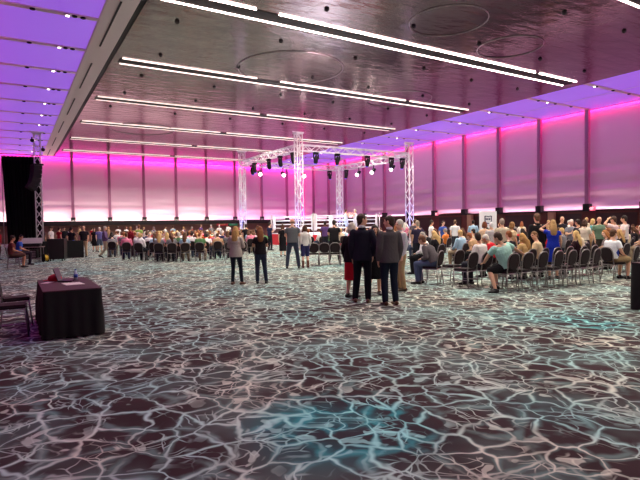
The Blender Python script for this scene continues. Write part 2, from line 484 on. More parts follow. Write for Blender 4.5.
lg = obj('shield_emblem', shield(bmesh.new(), 0.24, Matrix.Translation((0, -0.021, 1.78))), mat('navy_print', (48, 50, 92), 0.6), r)
bm = bmesh.new()
box(bm, (-0.15, -0.03, 1.76), (-0.08, -0.021, 1.86)); box(bm, (-0.06, -0.03, 1.76), (0.0, -0.021, 1.86)); box(bm, (0.03, -0.03, 1.76), (0.14, -0.021, 1.86))
obj('emblem_marks', bm, MATS['navy_print'], r)
tag(r, 'tall white pop-up banner with a dark blue shield emblem before the right wall', 'banner')
for px, w, c, c2, lab in ((222.5, 1.65, (196, 48, 62), (220, 160, 110), 'small red banner on the far back wall over the left crowd'), (233.5, 1.15, (60, 160, 112), (160, 205, 185), 'small green banner on the far back wall right of the red banner')):
    rr = ray(px, 224); tt = (YB - 0.6) / rr.y
    r = empty('wall_banner', (rr.x * tt, YB - 0.58, 1.92))
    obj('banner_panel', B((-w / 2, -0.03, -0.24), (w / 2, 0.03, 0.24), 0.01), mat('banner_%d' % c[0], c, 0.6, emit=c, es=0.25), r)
    obj('printed_band', B((-w / 4, -0.045, -0.1), (w / 4, -0.03, 0.12)), mat('bannerprint_%d' % c[0], c2, 0.6), r)
    tag(r, lab, 'banner', 'small banners on the back wall')

# ================================================================== LIGHTS
def area(name, loc, sx, sy, rot, power, rgb, spread=None):
    l = bpy.data.lights.new(name, 'AREA'); l.shape = 'RECTANGLE'; l.size = sx; l.size_y = sy; l.energy = power
    c = lin(rgb); l.color = c[:3]
    if spread: l.spread = spread
    o = bpy.data.objects.new(name, l); COL.objects.link(o); o.location = loc; o.rotation_euler = rot
    return o
def spot(name, loc, target, power, rgb, ang=40, size=0.1):
    l = bpy.data.lights.new(name, 'SPOT'); l.energy = power; l.color = lin(rgb)[:3]; l.spot_size = math.radians(ang); l.spot_blend = 0.4; l.shadow_soft_size = size
    o = bpy.data.objects.new(name, l); COL.objects.link(o); o.location = loc
    o.rotation_euler = (V(target) - V(loc)).to_track_quat('-Z', 'Y').to_euler()
    return o
LW = XR - XL
# back wall coves: magenta along the top, warm white along the foot, tucked between mullions and fabric
area('cove_top_back', ((XL + XR) / 2, YB - 0.32, H - 0.03), LW - 1, 0.07, (math.radians(14), 0, 0), 1050, (255, 20, 175))
area('cove_foot_back', ((XL + 24) / 2, YB - 0.78, ZB + 0.03), 24 - XL, 0.07, (math.radians(180 - 24), 0, 0), 640, (255, 226, 214))
area('cove_foot_back_far', ((24 + XR) / 2, YB - 0.78, ZB + 0.03), XR - 24.5, 0.07, (math.radians(180 - 24), 0, 0), 230, (255, 190, 225))
LY = YB - YF
area('cove_top_right', (XR - 0.23, (YB + YF) / 2, H - 0.03), 0.07, LY - 1, (0, math.radians(-5), 0), 1300, (255, 25, 110))
area('cove_foot_right', (XR - 0.36, (YB + YF) / 2, ZB + 0.03), 0.07, LY - 1, (0, math.radians(180 + 9), 0), 380, (255, 205, 222))
area('cove_left_ceiling', (XL + 0.15, (YB + YF) / 2, H - 0.5), 0.1, LY - 1, (0, math.radians(180 + 2), 0), 800, (255, 20, 150))
# added area lamps along the double lines, making up for their dim diffusers
for i in range(8):
    yc = 18.52 + 8.4 * (i - 2)
    area('linear_light_fill', (17.1, yc, H - 0.07), 24, 0.5, (0, 0, 0), (900, 1250, 1650, 1700, 1750, 1700, 1600, 1600)[i], (255, 250, 232), math.radians(125))

# ================================================================== RING AND TRUSS
RX0, RX1, RY0, RY1, DZ = 19.1, 25.0, 32.2, 39.0, 0.95
r = empty('boxing_ring', ((RX0 + RX1) / 2, (RY0 + RY1) / 2, 0))
hx, hy = (RX1 - RX0) / 2, (RY1 - RY0) / 2
M_APR = mat('red_apron', (196, 26, 44), 0.6, bump=0.3, bscale=6)
obj('platform', B((-hx - 0.4, -hy - 0.4, DZ - 0.12), (hx + 0.4, hy + 0.4, DZ), 0.02), mat('white_canvas', (222, 222, 232), 0.7), r)
for s in (-1, 1):
    obj('apron', B((-hx - 0.42, s * (hy + 0.42) - 0.02, 0.02), (hx + 0.42, s * (hy + 0.42) + 0.02, DZ - 0.06)), M_APR, r)
    obj('apron', B((s * (hx + 0.42) - 0.02, -hy - 0.42, 0.02), (s * (hx + 0.42) + 0.02, hy + 0.42, DZ - 0.06)), M_APR if s < 0 else M_WHITE, r)
for k in range(4):
    z = DZ + 0.42 + 0.31 * k
    bm = bmesh.new(); q = 0.035
    c4 = [V((-hx, -hy, z)), V((hx, -hy, z)), V((hx, hy, z)), V((-hx, hy, z))]
    for i in range(4): tube(bm, [c4[i], c4[(i + 1) % 4]], q, 8)
    obj('rope', bm, M_WHITE, r, smooth=True)
for i, (sx, sy) in enumerate(((-1, -1), (1, -1), (1, 1), (-1, 1))):
    bm = bmesh.new(); cyl(bm, (sx * (hx + 0.12), sy * (hy + 0.12), 1.25), 0.06, 2.5); p = obj('corner_post', bm, M_STEEL, r, True)
    c = V((sx * hx, sy * hy, 0)); bm = bmesh.new()
    rot = Matrix.Translation((c.x, c.y, 0)) @ Matrix.Rotation(math.atan2(sy, sx), 4, 'Z')
    box(bm, (-0.14, -0.22, DZ + 0.25), (0.0, 0.22, DZ + 1.5), 0.04, rot)
    obj('corner_pad', bm, M_WHITE, r)
tag(r, 'raised boxing ring with white ropes, white corner pads and red apron', 'boxing ring')

def truss_bm(L_, w, lace=0.55):
    """box truss along +Z from 0 to L_; returns chords and lacing"""
    ch = []
    cs = [(-w, -w), (w, -w), (w, w), (-w, w)]
    for c in cs:
        bm = bmesh.new(); tube(bm, [(c[0], c[1], 0), (c[0], c[1], L_)], 0.038, 6); ch.append(bm)
    lc = bmesh.new(); k = max(2, round(L_ / lace)); st = L_ / k
    for i in range(k):
        for f in range(4):
            a, b_ = cs[f], cs[(f + 1) % 4]
            if (i + f) % 2: a, b_ = b_, a
            tube(lc, [(a[0], a[1], i * st), (b_[0], b_[1], (i + 1) * st)], 0.025, 5)
    for z in (0.03, L_ - 0.03):
        for f in range(4):
            tube(lc, [(cs[f][0], cs[f][1], z), (cs[(f + 1) % 4][0], cs[(f + 1) % 4][1], z)], 0.02, 5)
    return ch, lc
TC = {'front': (17.0, 30.6), 'right': (27.0, 30.6), 'left': (17.0, 40.6), 'rear': (27.0, 40.6)}
def tower(name, x, y, h, label, w=0.205, group='truss towers around the ring'):
    r = empty(name, (x, y, 0)); ch, lc = truss_bm(h, w)
    for c in ch: obj('chord', c, M_ALU, r, True)
    obj('lacing', lc, M_ALU, r)
    obj('base_plate', B((-0.5, -0.5, 0), (0.5, 0.5, 0.05), 0.01), M_STEEL, r)
    bm = B((-w - .1, -w - .1, h), (w + .1, w + .1, h + 0.1), 0.02); tube(bm, [(-w - .25, 0, h + .12), (w + .25, 0, h + .12)], 0.04, 6)
    obj('top_cap', bm, M_ALU, r)
    tag(r, label, 'truss tower', group); return r
tower('truss_tower', 17, 30.6, 7.9, 'silver lattice tower at the near corner of the ring truss, tallest in view')
tower('truss_tower', 27, 30.6, 7.9, 'silver lattice tower at the right corner of the ring truss')
tower('truss_tower', 17, 40.6, 7.9, 'silver lattice tower at the left corner of the ring truss')
tower('truss_tower', 27, 40.6, 7.9, 'silver lattice tower at the far corner of the ring truss, behind the ring')
ZT = 6.95
def beam(x0, y0, x1, y1, label):
    d = V((x1 - x0, y1 - y0, 0)); L_ = d.length - 0.5; d.normalize()
    r = empty('truss_beam'); r.location = (x0 + d.x * .25, y0 + d.y * .25, ZT)
    r.rotation_euler = V((0, 0, 1)).rotation_difference(d).to_euler()
    ch, lc = truss_bm(L_, 0.21)
    for c in ch: obj('chord', c, M_ALU, r, True)
    obj('lacing', lc, M_ALU, r)
    tag(r, label, 'truss', 'horizontal trusses over the ring')
beam(17, 30.6, 27, 30.6, 'horizontal lattice truss between near and right towers')
beam(17, 30.6, 17, 40.6, 'horizontal lattice truss between near and left towers')
beam(17, 40.6, 27, 40.6, 'horizontal lattice truss between left and far towers')
beam(27, 30.6, 27, 40.6, 'horizontal lattice truss between right and far towers')

def moving_head():
    r = empty('moving_head_light')
    obj('base', B((-0.17, -0.15, -0.14), (0.17, 0.15, 0.0), 0.02), M_DARK, r)
    bm = bmesh.new()
    for s in (-1, 1): box(bm, (s * 0.2 - 0.025, -0.06, -0.48), (s * 0.2 + 0.025, 0.06, -0.14), 0.015)
    box(bm, (-0.22, -0.06, -0.18), (0.22, 0.06, -0.14), 0.01)
    obj('yoke', bm, M_DARK, r)
    bm = bmesh.new(); loft(bm, [(0, -0.04, -0.30), (0, 0, -0.45), (0, 0.05, -0.68)], [0.10, 0.165, 0.15], n=14); hd = obj('lamp_head', bm, M_DARK, r, True)
    bm = bmesh.new(); cyl(bm, (0, 0.085, -0.82), 0.10, 0.03, n=14)
    obj('lens', bm, mat('violet_lens', (90, 70, 160), 0.2, emit=(110, 90, 255), es=1.2), hd)
    return r
def par_can():
    r = empty('par_can_light')
    bm = bmesh.new(); box(bm, (-0.03, -0.03, -0.3), (0.03, 0.03, 0.0)); box(bm, (-0.17, -0.03, -0.32), (0.17, 0.03, -0.28), 0.01)
    for s in (-1, 1): box(bm, (s * 0.17 - 0.012, -0.03, -0.5), (s * 0.17 + 0.012, 0.03, -0.28))
    obj('bracket', bm, M_DARK, r)
    bm = bmesh.new(); loft(bm, [(0, -0.16, -0.36), (0, 0, -0.47), (0, 0.14, -0.58)], [0.09, 0.14, 0.15], n=14); b_ = obj('lamp_body', bm, M_DARK, r, True)
    bm = bmesh.new(); ell(bm, (0, 0.2, -0.64), (0.15, 0.15, 0.15)); obj('lens', bm, mat('lit_par_lens', (255, 255, 255), 0.3, emit=(255, 240, 235), es=14), b_)
    return r
MH, PC = moving_head(), par_can(); first = {'m': True, 'p': True}
def fixture(kind, x, y, rz, label):
    src = MH if kind == 'm' else PC
    o = src if first[kind] else copy_tree(src); first[kind] = False
    o.location = (x, y, ZT - 0.22); o.rotation_euler = (0, 0, rz)
    tag(o, label, 'stage light', 'stage lights on the ring truss')
ordw = ['first', 'second', 'third', 'fourth', 'fifth', 'sixth']
for i, (s, k) in enumerate(((0.5, 'm'), (2.0, 'm'), (4.7, 'm'), (6.6, 'm'), (8.6, 'm'))):
    fixture('m', 17.45 if i == 0 else 17, 40.0 - s, -PI / 2, 'black moving head on the left near truss, %s along from the left tower' % ordw[i])
for i, s in enumerate((1.4, 3.2, 5.9, 8.2, 9.3)):
    fixture('m', 17 + s, 30.6, 0, 'black moving head on the front right truss, %s along from the near tower' % ordw[i])
for i, (s, k) in enumerate(((1.6, 'p'), (3.9, 'p'), (6.0, 'p'), (8.9, 'm'))):
    fixture(k, 17 + s, 40.6, PI, ('lit white lamp' if k == 'p' else 'black moving head') + ' on the far left truss, %s along from the left tower' % ordw[i])
for i, (s, k) in enumerate(((1.2, 'm'), (3.2, 'p'), (5.4, 'p'), (8.0, 'p'))):
    fixture(k, 27, 40.6 - s, PI / 2, ('lit white lamp' if k == 'p' else 'black moving head') + ' on the far right truss, %s along from the far tower' % ordw[i])
for x, y in ((18.6, 40.2), (20.9, 40.2), (22.9, 40.2), (26.6, 37.4), (26.6, 35.2), (26.6, 32.6)):
    spot('ring_lamp', (x, y, 6.1), (22.0, 35.2, 1.2), 3000, (235, 238, 255), 50, 0.15)
for k, (x, y) in TC.items():
    spot('tower_uplight', (x - 0.7, y - 0.9, 0.4), (x, y, 5.5), 500, (120, 130, 255), 50, 0.1)
spot('truss_fill', (12, 20, 9.4), (21, 34, 7), 3500, (255, 215, 225), 70, 0.2)  # added spot from the camera side to brighten the truss, no fixture there

# ================================================================== LEFT SIDE: drape, tower, speakers, consoles, table
r = empty('stage_drape', (0.2, 35.9, 0))
bm = bmesh.new(); nx = 70; rows = []
for z in (0.02, 2, 4, 6.05):
    rows.append([bm.verts.new((-0.62 + 2.0 * i / nx + 0.22 * (1 - z / 6.05) * (1 - i / nx), 0.09 * math.sin(i * 0.9) + 0.04 * math.sin(i * 2.3), z)) for i in range(nx + 1)])
for a, b_ in zip(rows, rows[1:]):
    for i in range(nx): bm.faces.new((a[i], a[i + 1], b_[i + 1], b_[i]))
bmesh.ops.solidify(bm, geom=bm.faces[:], thickness=0.02)
obj('curtain', bm, M_BLACK, r, True)
bm = bmesh.new(); tube(bm, [(-0.65, 0, 6.08), (1.42, 0, 6.08)], 0.03); obj('drape_rail', bm, M_STEEL, r)
for x in (-0.62, 1.38):
    bm = bmesh.new(); tube(bm, [(x, 0.2, 0), (x, 0.2, 6.1)], 0.025); obj('upright', bm, M_STEEL, r)
tag(r, 'tall black stage drape hanging at the far left', 'curtain')
tower('speaker_tower', 1.42, 34.6, 7.3, 'slim lattice tower beside the black drape at far left, carrying a speaker column', 0.17, 'tower at the left')
r = empty('line_array_speaker', (1.3, 33.95, 0), math.radians(-75))
ca = mat('speaker_grille', (26, 22, 26), 0.7, bump=0.5, bscale=40)
a = math.radians(2); p = V((0.0, 0.0, 5.32))
for i in range(6):
    M = Matrix.Translation(p) @ Matrix.Rotation(-a, 4, 'X')
    obj('speaker_cabinet', B((-0.36, -0.22, -0.235), (0.36, 0.24, 0.0), 0.02, M), ca, r)
    p = p + (Matrix.Rotation(-a, 3, 'X') @ V((0, 0, -0.24))); a += math.radians(3 + 1.6 * i)
obj('flying_frame', B((-0.38, -0.2, 5.33), (0.38, 0.3, 5.42), 0.01), M_DARK, r)
tag(r, 'hanging black curved column of loudspeakers on the left tower', 'speaker')
for x, z, lab in ((1.15, 6.9, 'small black spotlight high on the left tower, left side'), (1.7, 6.4, 'small black spotlight high on the left tower, right side')):
    r = empty('tower_spotlight', (x, 34.25, z))
    obj('clamp', B((-0.03, -0.03, -0.02), (0.03, 0.15, 0.14)), M_DARK, r)
    bm = bmesh.new(); loft(bm, [(0, 0.05, -0.02), (0, -0.2, -0.1)], [0.08, 0.11], n=12); obj('lamp_body', bm, M_DARK, r, True)
    tag(r, lab, 'stage light', 'spotlights on the left tower')
spot('red_wash', (-1.2, 20, 6.8), (0.2, 10, 0.3), 300, (255, 12, 40), 75, 0.2)
spot('red_wash_far', (-1.2, 31, 5.2), (0.2, 25, 0.8), 160, (255, 60, 60), 60, 0.2)

# road case
def flight_case(name, x, y, w, d, h, label, m=None, rz=0.0):
    r = empty(name, (x, y, 0), rz)
    body = obj('body', B((-w / 2, -d / 2, 0.1), (w / 2, d / 2, h), 0.015), m or mat('case_laminate', (32, 24, 26), 0.45), r)
    bm = bmesh.new()
    for sx in (-1, 1):
        for sy in (-1, 1):
            box(bm, (sx * w / 2 - 0.02, sy * d / 2 - 0.02, 0.1), (sx * w / 2 + 0.02, sy * d / 2 + 0.02, h + 0.005))
    obj('edge_trim', bm, M_DARK, r)
    for sx in (-1, 1):
        for sy in (-1, 1):
            bm = bmesh.new(); cyl(bm, (sx * (w / 2 - 0.1), sy * (d / 2 - 0.1), 0.05), 0.05, 0.04, 'X'); obj('caster', bm, M_DARK, r)
    tag(r, label, 'case'); return r
flight_case('road_case', 1.95, 28.9, 0.74, 0.7, 1.12, 'tall black road case standing on the carpet in front of the DJ desk', rz=math.radians(-18))
# mixing desk table
r = empty('console_table', (0.72, 28.9, 0), math.radians(-14))
obj('table_top', B((-0.62, -0.35, 0.72), (0.62, 0.35, 0.76), 0.01), mat('grey_table', (140, 110, 112), 0.5), r)
for sx in (-1, 1):
    for sy in (-1, 1):
        bm = bmesh.new(); tube(bm, [(sx * 0.55, sy * 0.3, 0), (sx * 0.55, sy * 0.3, 0.72)], 0.02); obj('leg', bm, M_STEEL, r)
obj('shelf', B((-0.58, -0.32, 0.16), (0.58, 0.32, 0.19), 0.005), mat('grey_table', (140, 110, 112)), r)
tag(r, 'grey equipment table left of the black road case', 'table')
Mt = Matrix.Translation((0.72, 28.9, 0)) @ Matrix.Rotation(math.radians(-14), 4, 'Z')
r = empty('mixing_console', Mt @ V((0, 0.02, 0.76)), math.radians(-14))
bm = bmesh.new(); box(bm, (-0.5, -0.27, 0), (0.5, 0.27, 0.16), 0.03); obj('desk_body', bm, M_DARK, r)
bm = bmesh.new()
for i in range(12): box(bm, (-0.42 + i * 0.075, -0.2, 0.16), (-0.40 + i * 0.075, 0.2, 0.172))
obj('fader_strip', bm, M_STEEL, r)
obj('lid', B((-0.5, 0.0, 0.0), (0.5, 0.03, 0.34), 0.01, Matrix.Translation((0, 0.28, 0.12)) @ Matrix.Rotation(math.radians(-25), 4, 'X')), mat('pale_lid', (190, 180, 182), 0.4), r)
tag(r, 'black sound mixing console with a pale open lid on the grey equipment table', 'mixing console')
r = empty('amplifier_rack', Mt @ V((0.05, 0.0, 0.19)), math.radians(-14))
obj('rack_body', B((-0.3, -0.26, 0), (0.3, 0.26, 0.42), 0.02), M_DARK, r)
bm = bmesh.new(); [box(bm, (-0.26, -0.27, 0.05 + i * 0.09), (0.26, -0.258, 0.10 + i * 0.09)) for i in range(4)]; obj('rack_unit', bm, M_STEEL, r)
tag(r, 'black amplifier rack on the lower shelf of the equipment table', 'rack')
r = empty('cable_reel', (1.28, 28.35, 0), 0.4)
bm = bmesh.new(); cyl(bm, (0, 0, 0.2), 0.2, 0.02, 'X', 20); cyl(bm, (0.2, 0, 0.2), 0.2, 0.02, 'X', 20); obj('flange', bm, M_DARK, r)
bm = bmesh.new(); cyl(bm, (0.1, 0, 0.2), 0.14, 0.18, 'X', 20); obj('cable', bm, mat('yellow_cable', (222, 176, 40), 0.6), r)
tag(r, 'reel of yellow cable on the floor beside the road case', 'cable reel')
r = empty('dj_desk', (2.2, 31.4, 0))
bm = bmesh.new(); box(bm, (-1.2, -0.35, 0), (1.2, 0.35, 0.95), 0.02); obj('skirted_table', bm, M_BLACK, r)
tag(r, 'black skirted desk behind the tall road case', 'desk')

# near table with black cloth
def cloth_table(x0, x1, y0, y1, h, label, flare=0.05):
    r = empty('cloth_table', ((x0 + x1) / 2, (y0 + y1) / 2, 0)); w, d = (x1 - x0) / 2, (y1 - y0) / 2
    bm = bmesh.new(); rings = []
    per = []
    nW, nD = 22, 44
    for i in range(nW): per.append((-w + 2 * w * i / nW, -d, 0, -1))
    for i in range(nD): per.append((w, -d + 2 * d * i / nD, 1, 0))
    for i in range(nW): per.append((w - 2 * w * i / nW, d, 0, 1))
    for i in range(nD): per.append((-w, d - 2 * d * i / nD, -1, 0))
    for z, am in ((h, 0), (h - 0.02, 0.1), (h - 0.25, 0.5), (0.35, 0.9), (0.015, 1)):
        ring = []
        for k, (px, py, nx_, ny_) in enumerate(per):
            f = (0.018 * math.sin(k * 1.35) + 0.012 * math.sin(k * 0.57 + 1)) * am + flare * am * 0.5 + 0.006
            ring.append(bm.verts.new((px + nx_ * f, py + ny_ * f, z)))
        rings.append(ring)
    for a_, b_ in zip(rings, rings[1:]):
        for k in range(len(per)): bm.faces.new((b_[k], b_[(k + 1) % len(per)], a_[(k + 1) % len(per)], a_[k]))
    obj('cloth_skirt', bm, mat('black_table_skirt', (20, 14, 17), 0.85, bump=0.3, bscale=14), r, True)
    obj('cloth_top', B((-w - 0.012, -d - 0.012, h - 0.012), (w + 0.012, d + 0.012, h + 0.004), 0.004), mat('red_lit_cloth_top', (62, 34, 40), 0.7, bump=0.2, bscale=6), r)  # top of the black cloth coloured with the red light falling on it
    tag(r, label, 'table'); return r
cloth_table(0.37, 1.15, 8.42, 10.45, 0.72, 'long table under a floor-length black cloth beside the two empty chairs at left')
cloth_table(9.72, 10.5, 3.3, 4.95, 0.86, 'table under a black cloth cut off by the right edge of the photo')

TT = 0.725
r = empty('open_laptop', (0.80, 9.85, TT), math.radians(72))
obj('keyboard_base', B((-0.16, -0.11, 0), (0.16, 0.11, 0.018), 0.004), M_DARK, r)
obj('screen', B((-0.16, -0.006, 0), (0.16, 0.006, 0.23), 0.004, Matrix.Translation((0, 0.11, 0.015)) @ Matrix.Rotation(math.radians(-18), 4, 'X')), mat('laptop_shell', (70, 62, 64), 0.4, 0.3), r)
tag(r, 'dark open laptop near the far end of the black clothed table', 'laptop')
r = empty('red_cap', (0.62, 10.02, TT), math.radians(60))
bm = bmesh.new(); ell(bm, (0, 0, 0.035), (0.1, 0.12, 0.085)); bmesh.ops.bisect_plane(bm, geom=bm.verts[:] + bm.edges[:] + bm.faces[:], plane_co=(0, 0, 0.002), plane_no=(0, 0, -1), clear_outer=True)
obj('crown', bm, mat('red_cap_cloth', (214, 36, 50), 0.8), r, True)
bm = bmesh.new(); loft(bm, [(0, 0.07, 0.012), (0, 0.14, 0.014), (0, 0.19, 0.008)], [(0.09, 0.006), (0.08, 0.006), (0.04, 0.005)]); obj('brim', bm, mat('red_cap_cloth', (214, 36, 50)), r, True)
tag(r, 'red cap lying beside the laptop on the black clothed table', 'cap')
r = empty('water_bottle', (0.93, 9.78, TT))
bm = bmesh.new(); loft(bm, [(0, 0, 0.01), (0, 0, 0.13), (0, 0, 0.16), (0, 0, 0.185)], [0.032, 0.032, 0.022, 0.012], n=14, round_ends=False); obj('bottle', bm, mat('clear_plastic', (205, 215, 235), 0.1), r, True)
bm = bmesh.new(); cyl(bm, (0, 0, 0.09), 0.0335, 0.06); obj('bottle_label', bm, mat('blue_label', (40, 70, 170), 0.4), r, True)
bm = bmesh.new(); cyl(bm, (0, 0, 0.195), 0.014, 0.02); obj('bottle_cap', bm, mat('blue_label', (40, 70, 170)), r)
tag(r, 'small water bottle with blue label right of the laptop', 'bottle')
o = obj('paper_sheet', B((-0.14, -0.19, 0), (0.14, 0.19, 0.006), 0.002), mat('paper', (236, 226, 220), 0.8)); o.location = (0.84, 9.28, TT); o.rotation_euler = (0, 0, 0.12)
tag(o, 'stack of white papers lying in front of the laptop', 'paper')
o = obj('paper_note', B((-0.06, -0.12, 0), (0.06, 0.12, 0.004), 0.001), MATS['paper']); o.location = (0.49, 9.75, TT); o.rotation_euler = (0, 0, -0.5)
tag(o, 'small white note near the left edge of the black clothed table', 'paper')
r = empty('black_marker', (0.52, 10.1, TT), 1.1)
bm = bmesh.new(); cyl(bm, (0, 0, 0.01), 0.009, 0.12, 'X'); obj('barrel', bm, M_DARK, r, True)
tag(r, 'thin dark marker beside the small white note', 'marker')

# ================================================================== CHAIRS
M_PAD = mat('burgundy_chair_fabric', (32, 14, 19), 0.85, bump=0.4, bscale=40, var=0.15)
M_CFR = mat('chair_steel', (150, 140, 140), 0.3, 0.75)
def chair_bits():
    out = []
    bm = bmesh.new(); box(bm, (-0.21, -0.2, 0.43), (0.21, 0.22, 0.49), 0.025); out.append(('seat', bm, M_PAD))
    def oval(rx, rz, y0, y1, n=24, flat=0.0):
        bm = bmesh.new(); A, B_ = [], []
        for k in range(n):
            a = 2 * PI * k / n
            c, s = math.cos(a), math.sin(a)
            x = rx * math.copysign(abs(c) ** 0.75, c); z = rz * math.copysign(abs(s) ** 0.8, s)
            A.append((x, z)); 
        T = Matrix.Translation((0, -0.235, 0.70)) @ Matrix.Rotation(math.radians(9), 4, 'X')
        layers = []
        for y, sc in ((y0, 0.86), (y0 + 0.012, 1), (y1 - 0.012, 1), (y1, 0.86)):
            layers.append([bm.verts.new(T @ V((x * sc, y, z * sc))) for x, z in A])
        for a_, b_ in zip(layers, layers[1:]):
            for k in range(n): bm.faces.new((a_[k], a_[(k + 1) % n], b_[(k + 1) % n], b_[k]))
        bm.faces.new(layers[0][::-1]); bm.faces.new(layers[-1])
        return bm, A, T
    bm, A, T = oval(0.2, 0.195, -0.025, 0.03); out.append(('backrest', bm, M_PAD))
    bm = bmesh.new(); pts = [T @ V((x * 1.06, 0, z * 1.06)) for x, z in A if z > -0.14]
    pts = sorted(pts, key=lambda p: math.atan2(p.z - 0.70 + 0.14, p.x))
    pts = [p for p in pts if p.z > 0.57]
    pts = [V((0.205, -0.2, 0.43))] + pts + [V((-0.205, -0.2, 0.43))]
    tube(bm, pts, 0.0145, 6); out.append(('back_frame', bm, M_CFR))
    bm = bmesh.new(); tube(bm, [(-0.2, -0.19, 0.42), (0.2, -0.19, 0.42), (0.2, 0.2, 0.42), (-0.2, 0.2, 0.42), (-0.2, -0.19, 0.42)], 0.011, 6)
    tube(bm, [(-0.205, -0.22, 0.2), (-0.205, 0.22, 0.2)], 0.008, 6); tube(bm, [(0.205, -0.22, 0.2), (0.205, 0.22, 0.2)], 0.008, 6); out.append(('seat_frame', bm, M_CFR))
    for sx in (-1, 1):
        for sy in (-1, 1):
            bm = bmesh.new(); tube(bm, [(sx * 0.2, sy * 0.19, 0.42), (sx * 0.212, sy * 0.235, 0.0)], 0.0115, 6); out.append(('leg', bm, M_CFR))
    return out
def make_chair():
    r = empty('banquet_chair')
    for nme, bm, m in chair_bits(): obj(nme, bm, m, r, nme in ('back_frame', 'leg'))
    return r
def make_far_chair():
    bm = bmesh.new(); 
    for nme, b_, m in chair_bits():
        me = bpy.data.meshes.new('x'); b_.to_mesh(me); b_.free()
        k = len(bm.faces); bm.from_mesh(me); bpy.data.meshes.remove(me); bm.faces.ensure_lookup_table()
        for f in bm.faces[k:]: f.material_index = 0 if m is M_PAD else 1
    return obj('banquet_chair', bm, mats=[M_PAD, M_CFR])
CH, CF = make_chair(), make_far_chair(); CH_used = [False, False]
def chair(x, y, rz, label, group, near=False):
    i = 0 if near else 1
    src = (CH, CF)[i]
    if CH_used[i]: o = copy_tree(src) if near else src.copy()
    else: o = src
    if CH_used[i] and not near: COL.objects.link(o)
    CH_used[i] = True
    o.location = (x, y, 0); o.rotation_euler = (0, 0, rz)
    tag(o, label, 'chair', group); return o

# ================================================================== PEOPLE
def base_pose():
    return dict(hip=V((0, 0, .97)), waist=V((0, .0, 1.13)), chest=V((0, .01, 1.31)), nb=V((0, -.02, 1.49)), head=V((0, .02, 1.655)), look=V((0, 1, 0)),
                sh=[V((-.175, -.01, 1.405)), V((.175, -.01, 1.405))], el=[V((-.222, -.03, 1.15)), V((.222, -.03, 1.15))], wr=[V((-.212, .06, .91)), V((.212, .06, .91))],
                hd=[V((0, .15, -1)), V((0, .15, -1))], kn=[V((-.1, .03, .51)), V((.1, .03, .51))], an=[V((-.11, -.03, .09)), V((.11, -.03, .09))],
                toe=[V((-.02, 1, 0)), V((.02, 1, 0))], hj=[V((-.09, 0, .93)), V((.09, 0, .93))])
def seated_pose(lean=0.0):
    s, c = math.sin(lean), math.cos(lean)
    hip = V((0, -.07, .59))
    def up(y, z, x=0): return V((x, hip.y + y * c + z * s, hip.z + z * c - y * s))
    return dict(hip=hip, waist=up(-.02, .16), chest=up(0, .34), nb=up(-.01, .52), head=up(.03, .685), look=V((0, 1, 0)),
                sh=[up(0, .445, -.18), up(0, .445, .18)], el=[up(.06, .19, -.25), up(.06, .19, .25)], wr=[V((-.13, .22, .69)), V((.13, .22, .69))],
                hd=[V((.3, 1, -.2)), V((-.3, 1, -.2))], kn=[V((-.13, .40, .55)), V((.13, .40, .55))], an=[V((-.13, .36, .09)), V((.13, .36, .09))],
                toe=[V((-.1, 1, 0)), V((.1, 1, 0))], hj=[V((-.1, -.03, .565)), V((.1, -.03, .565))])
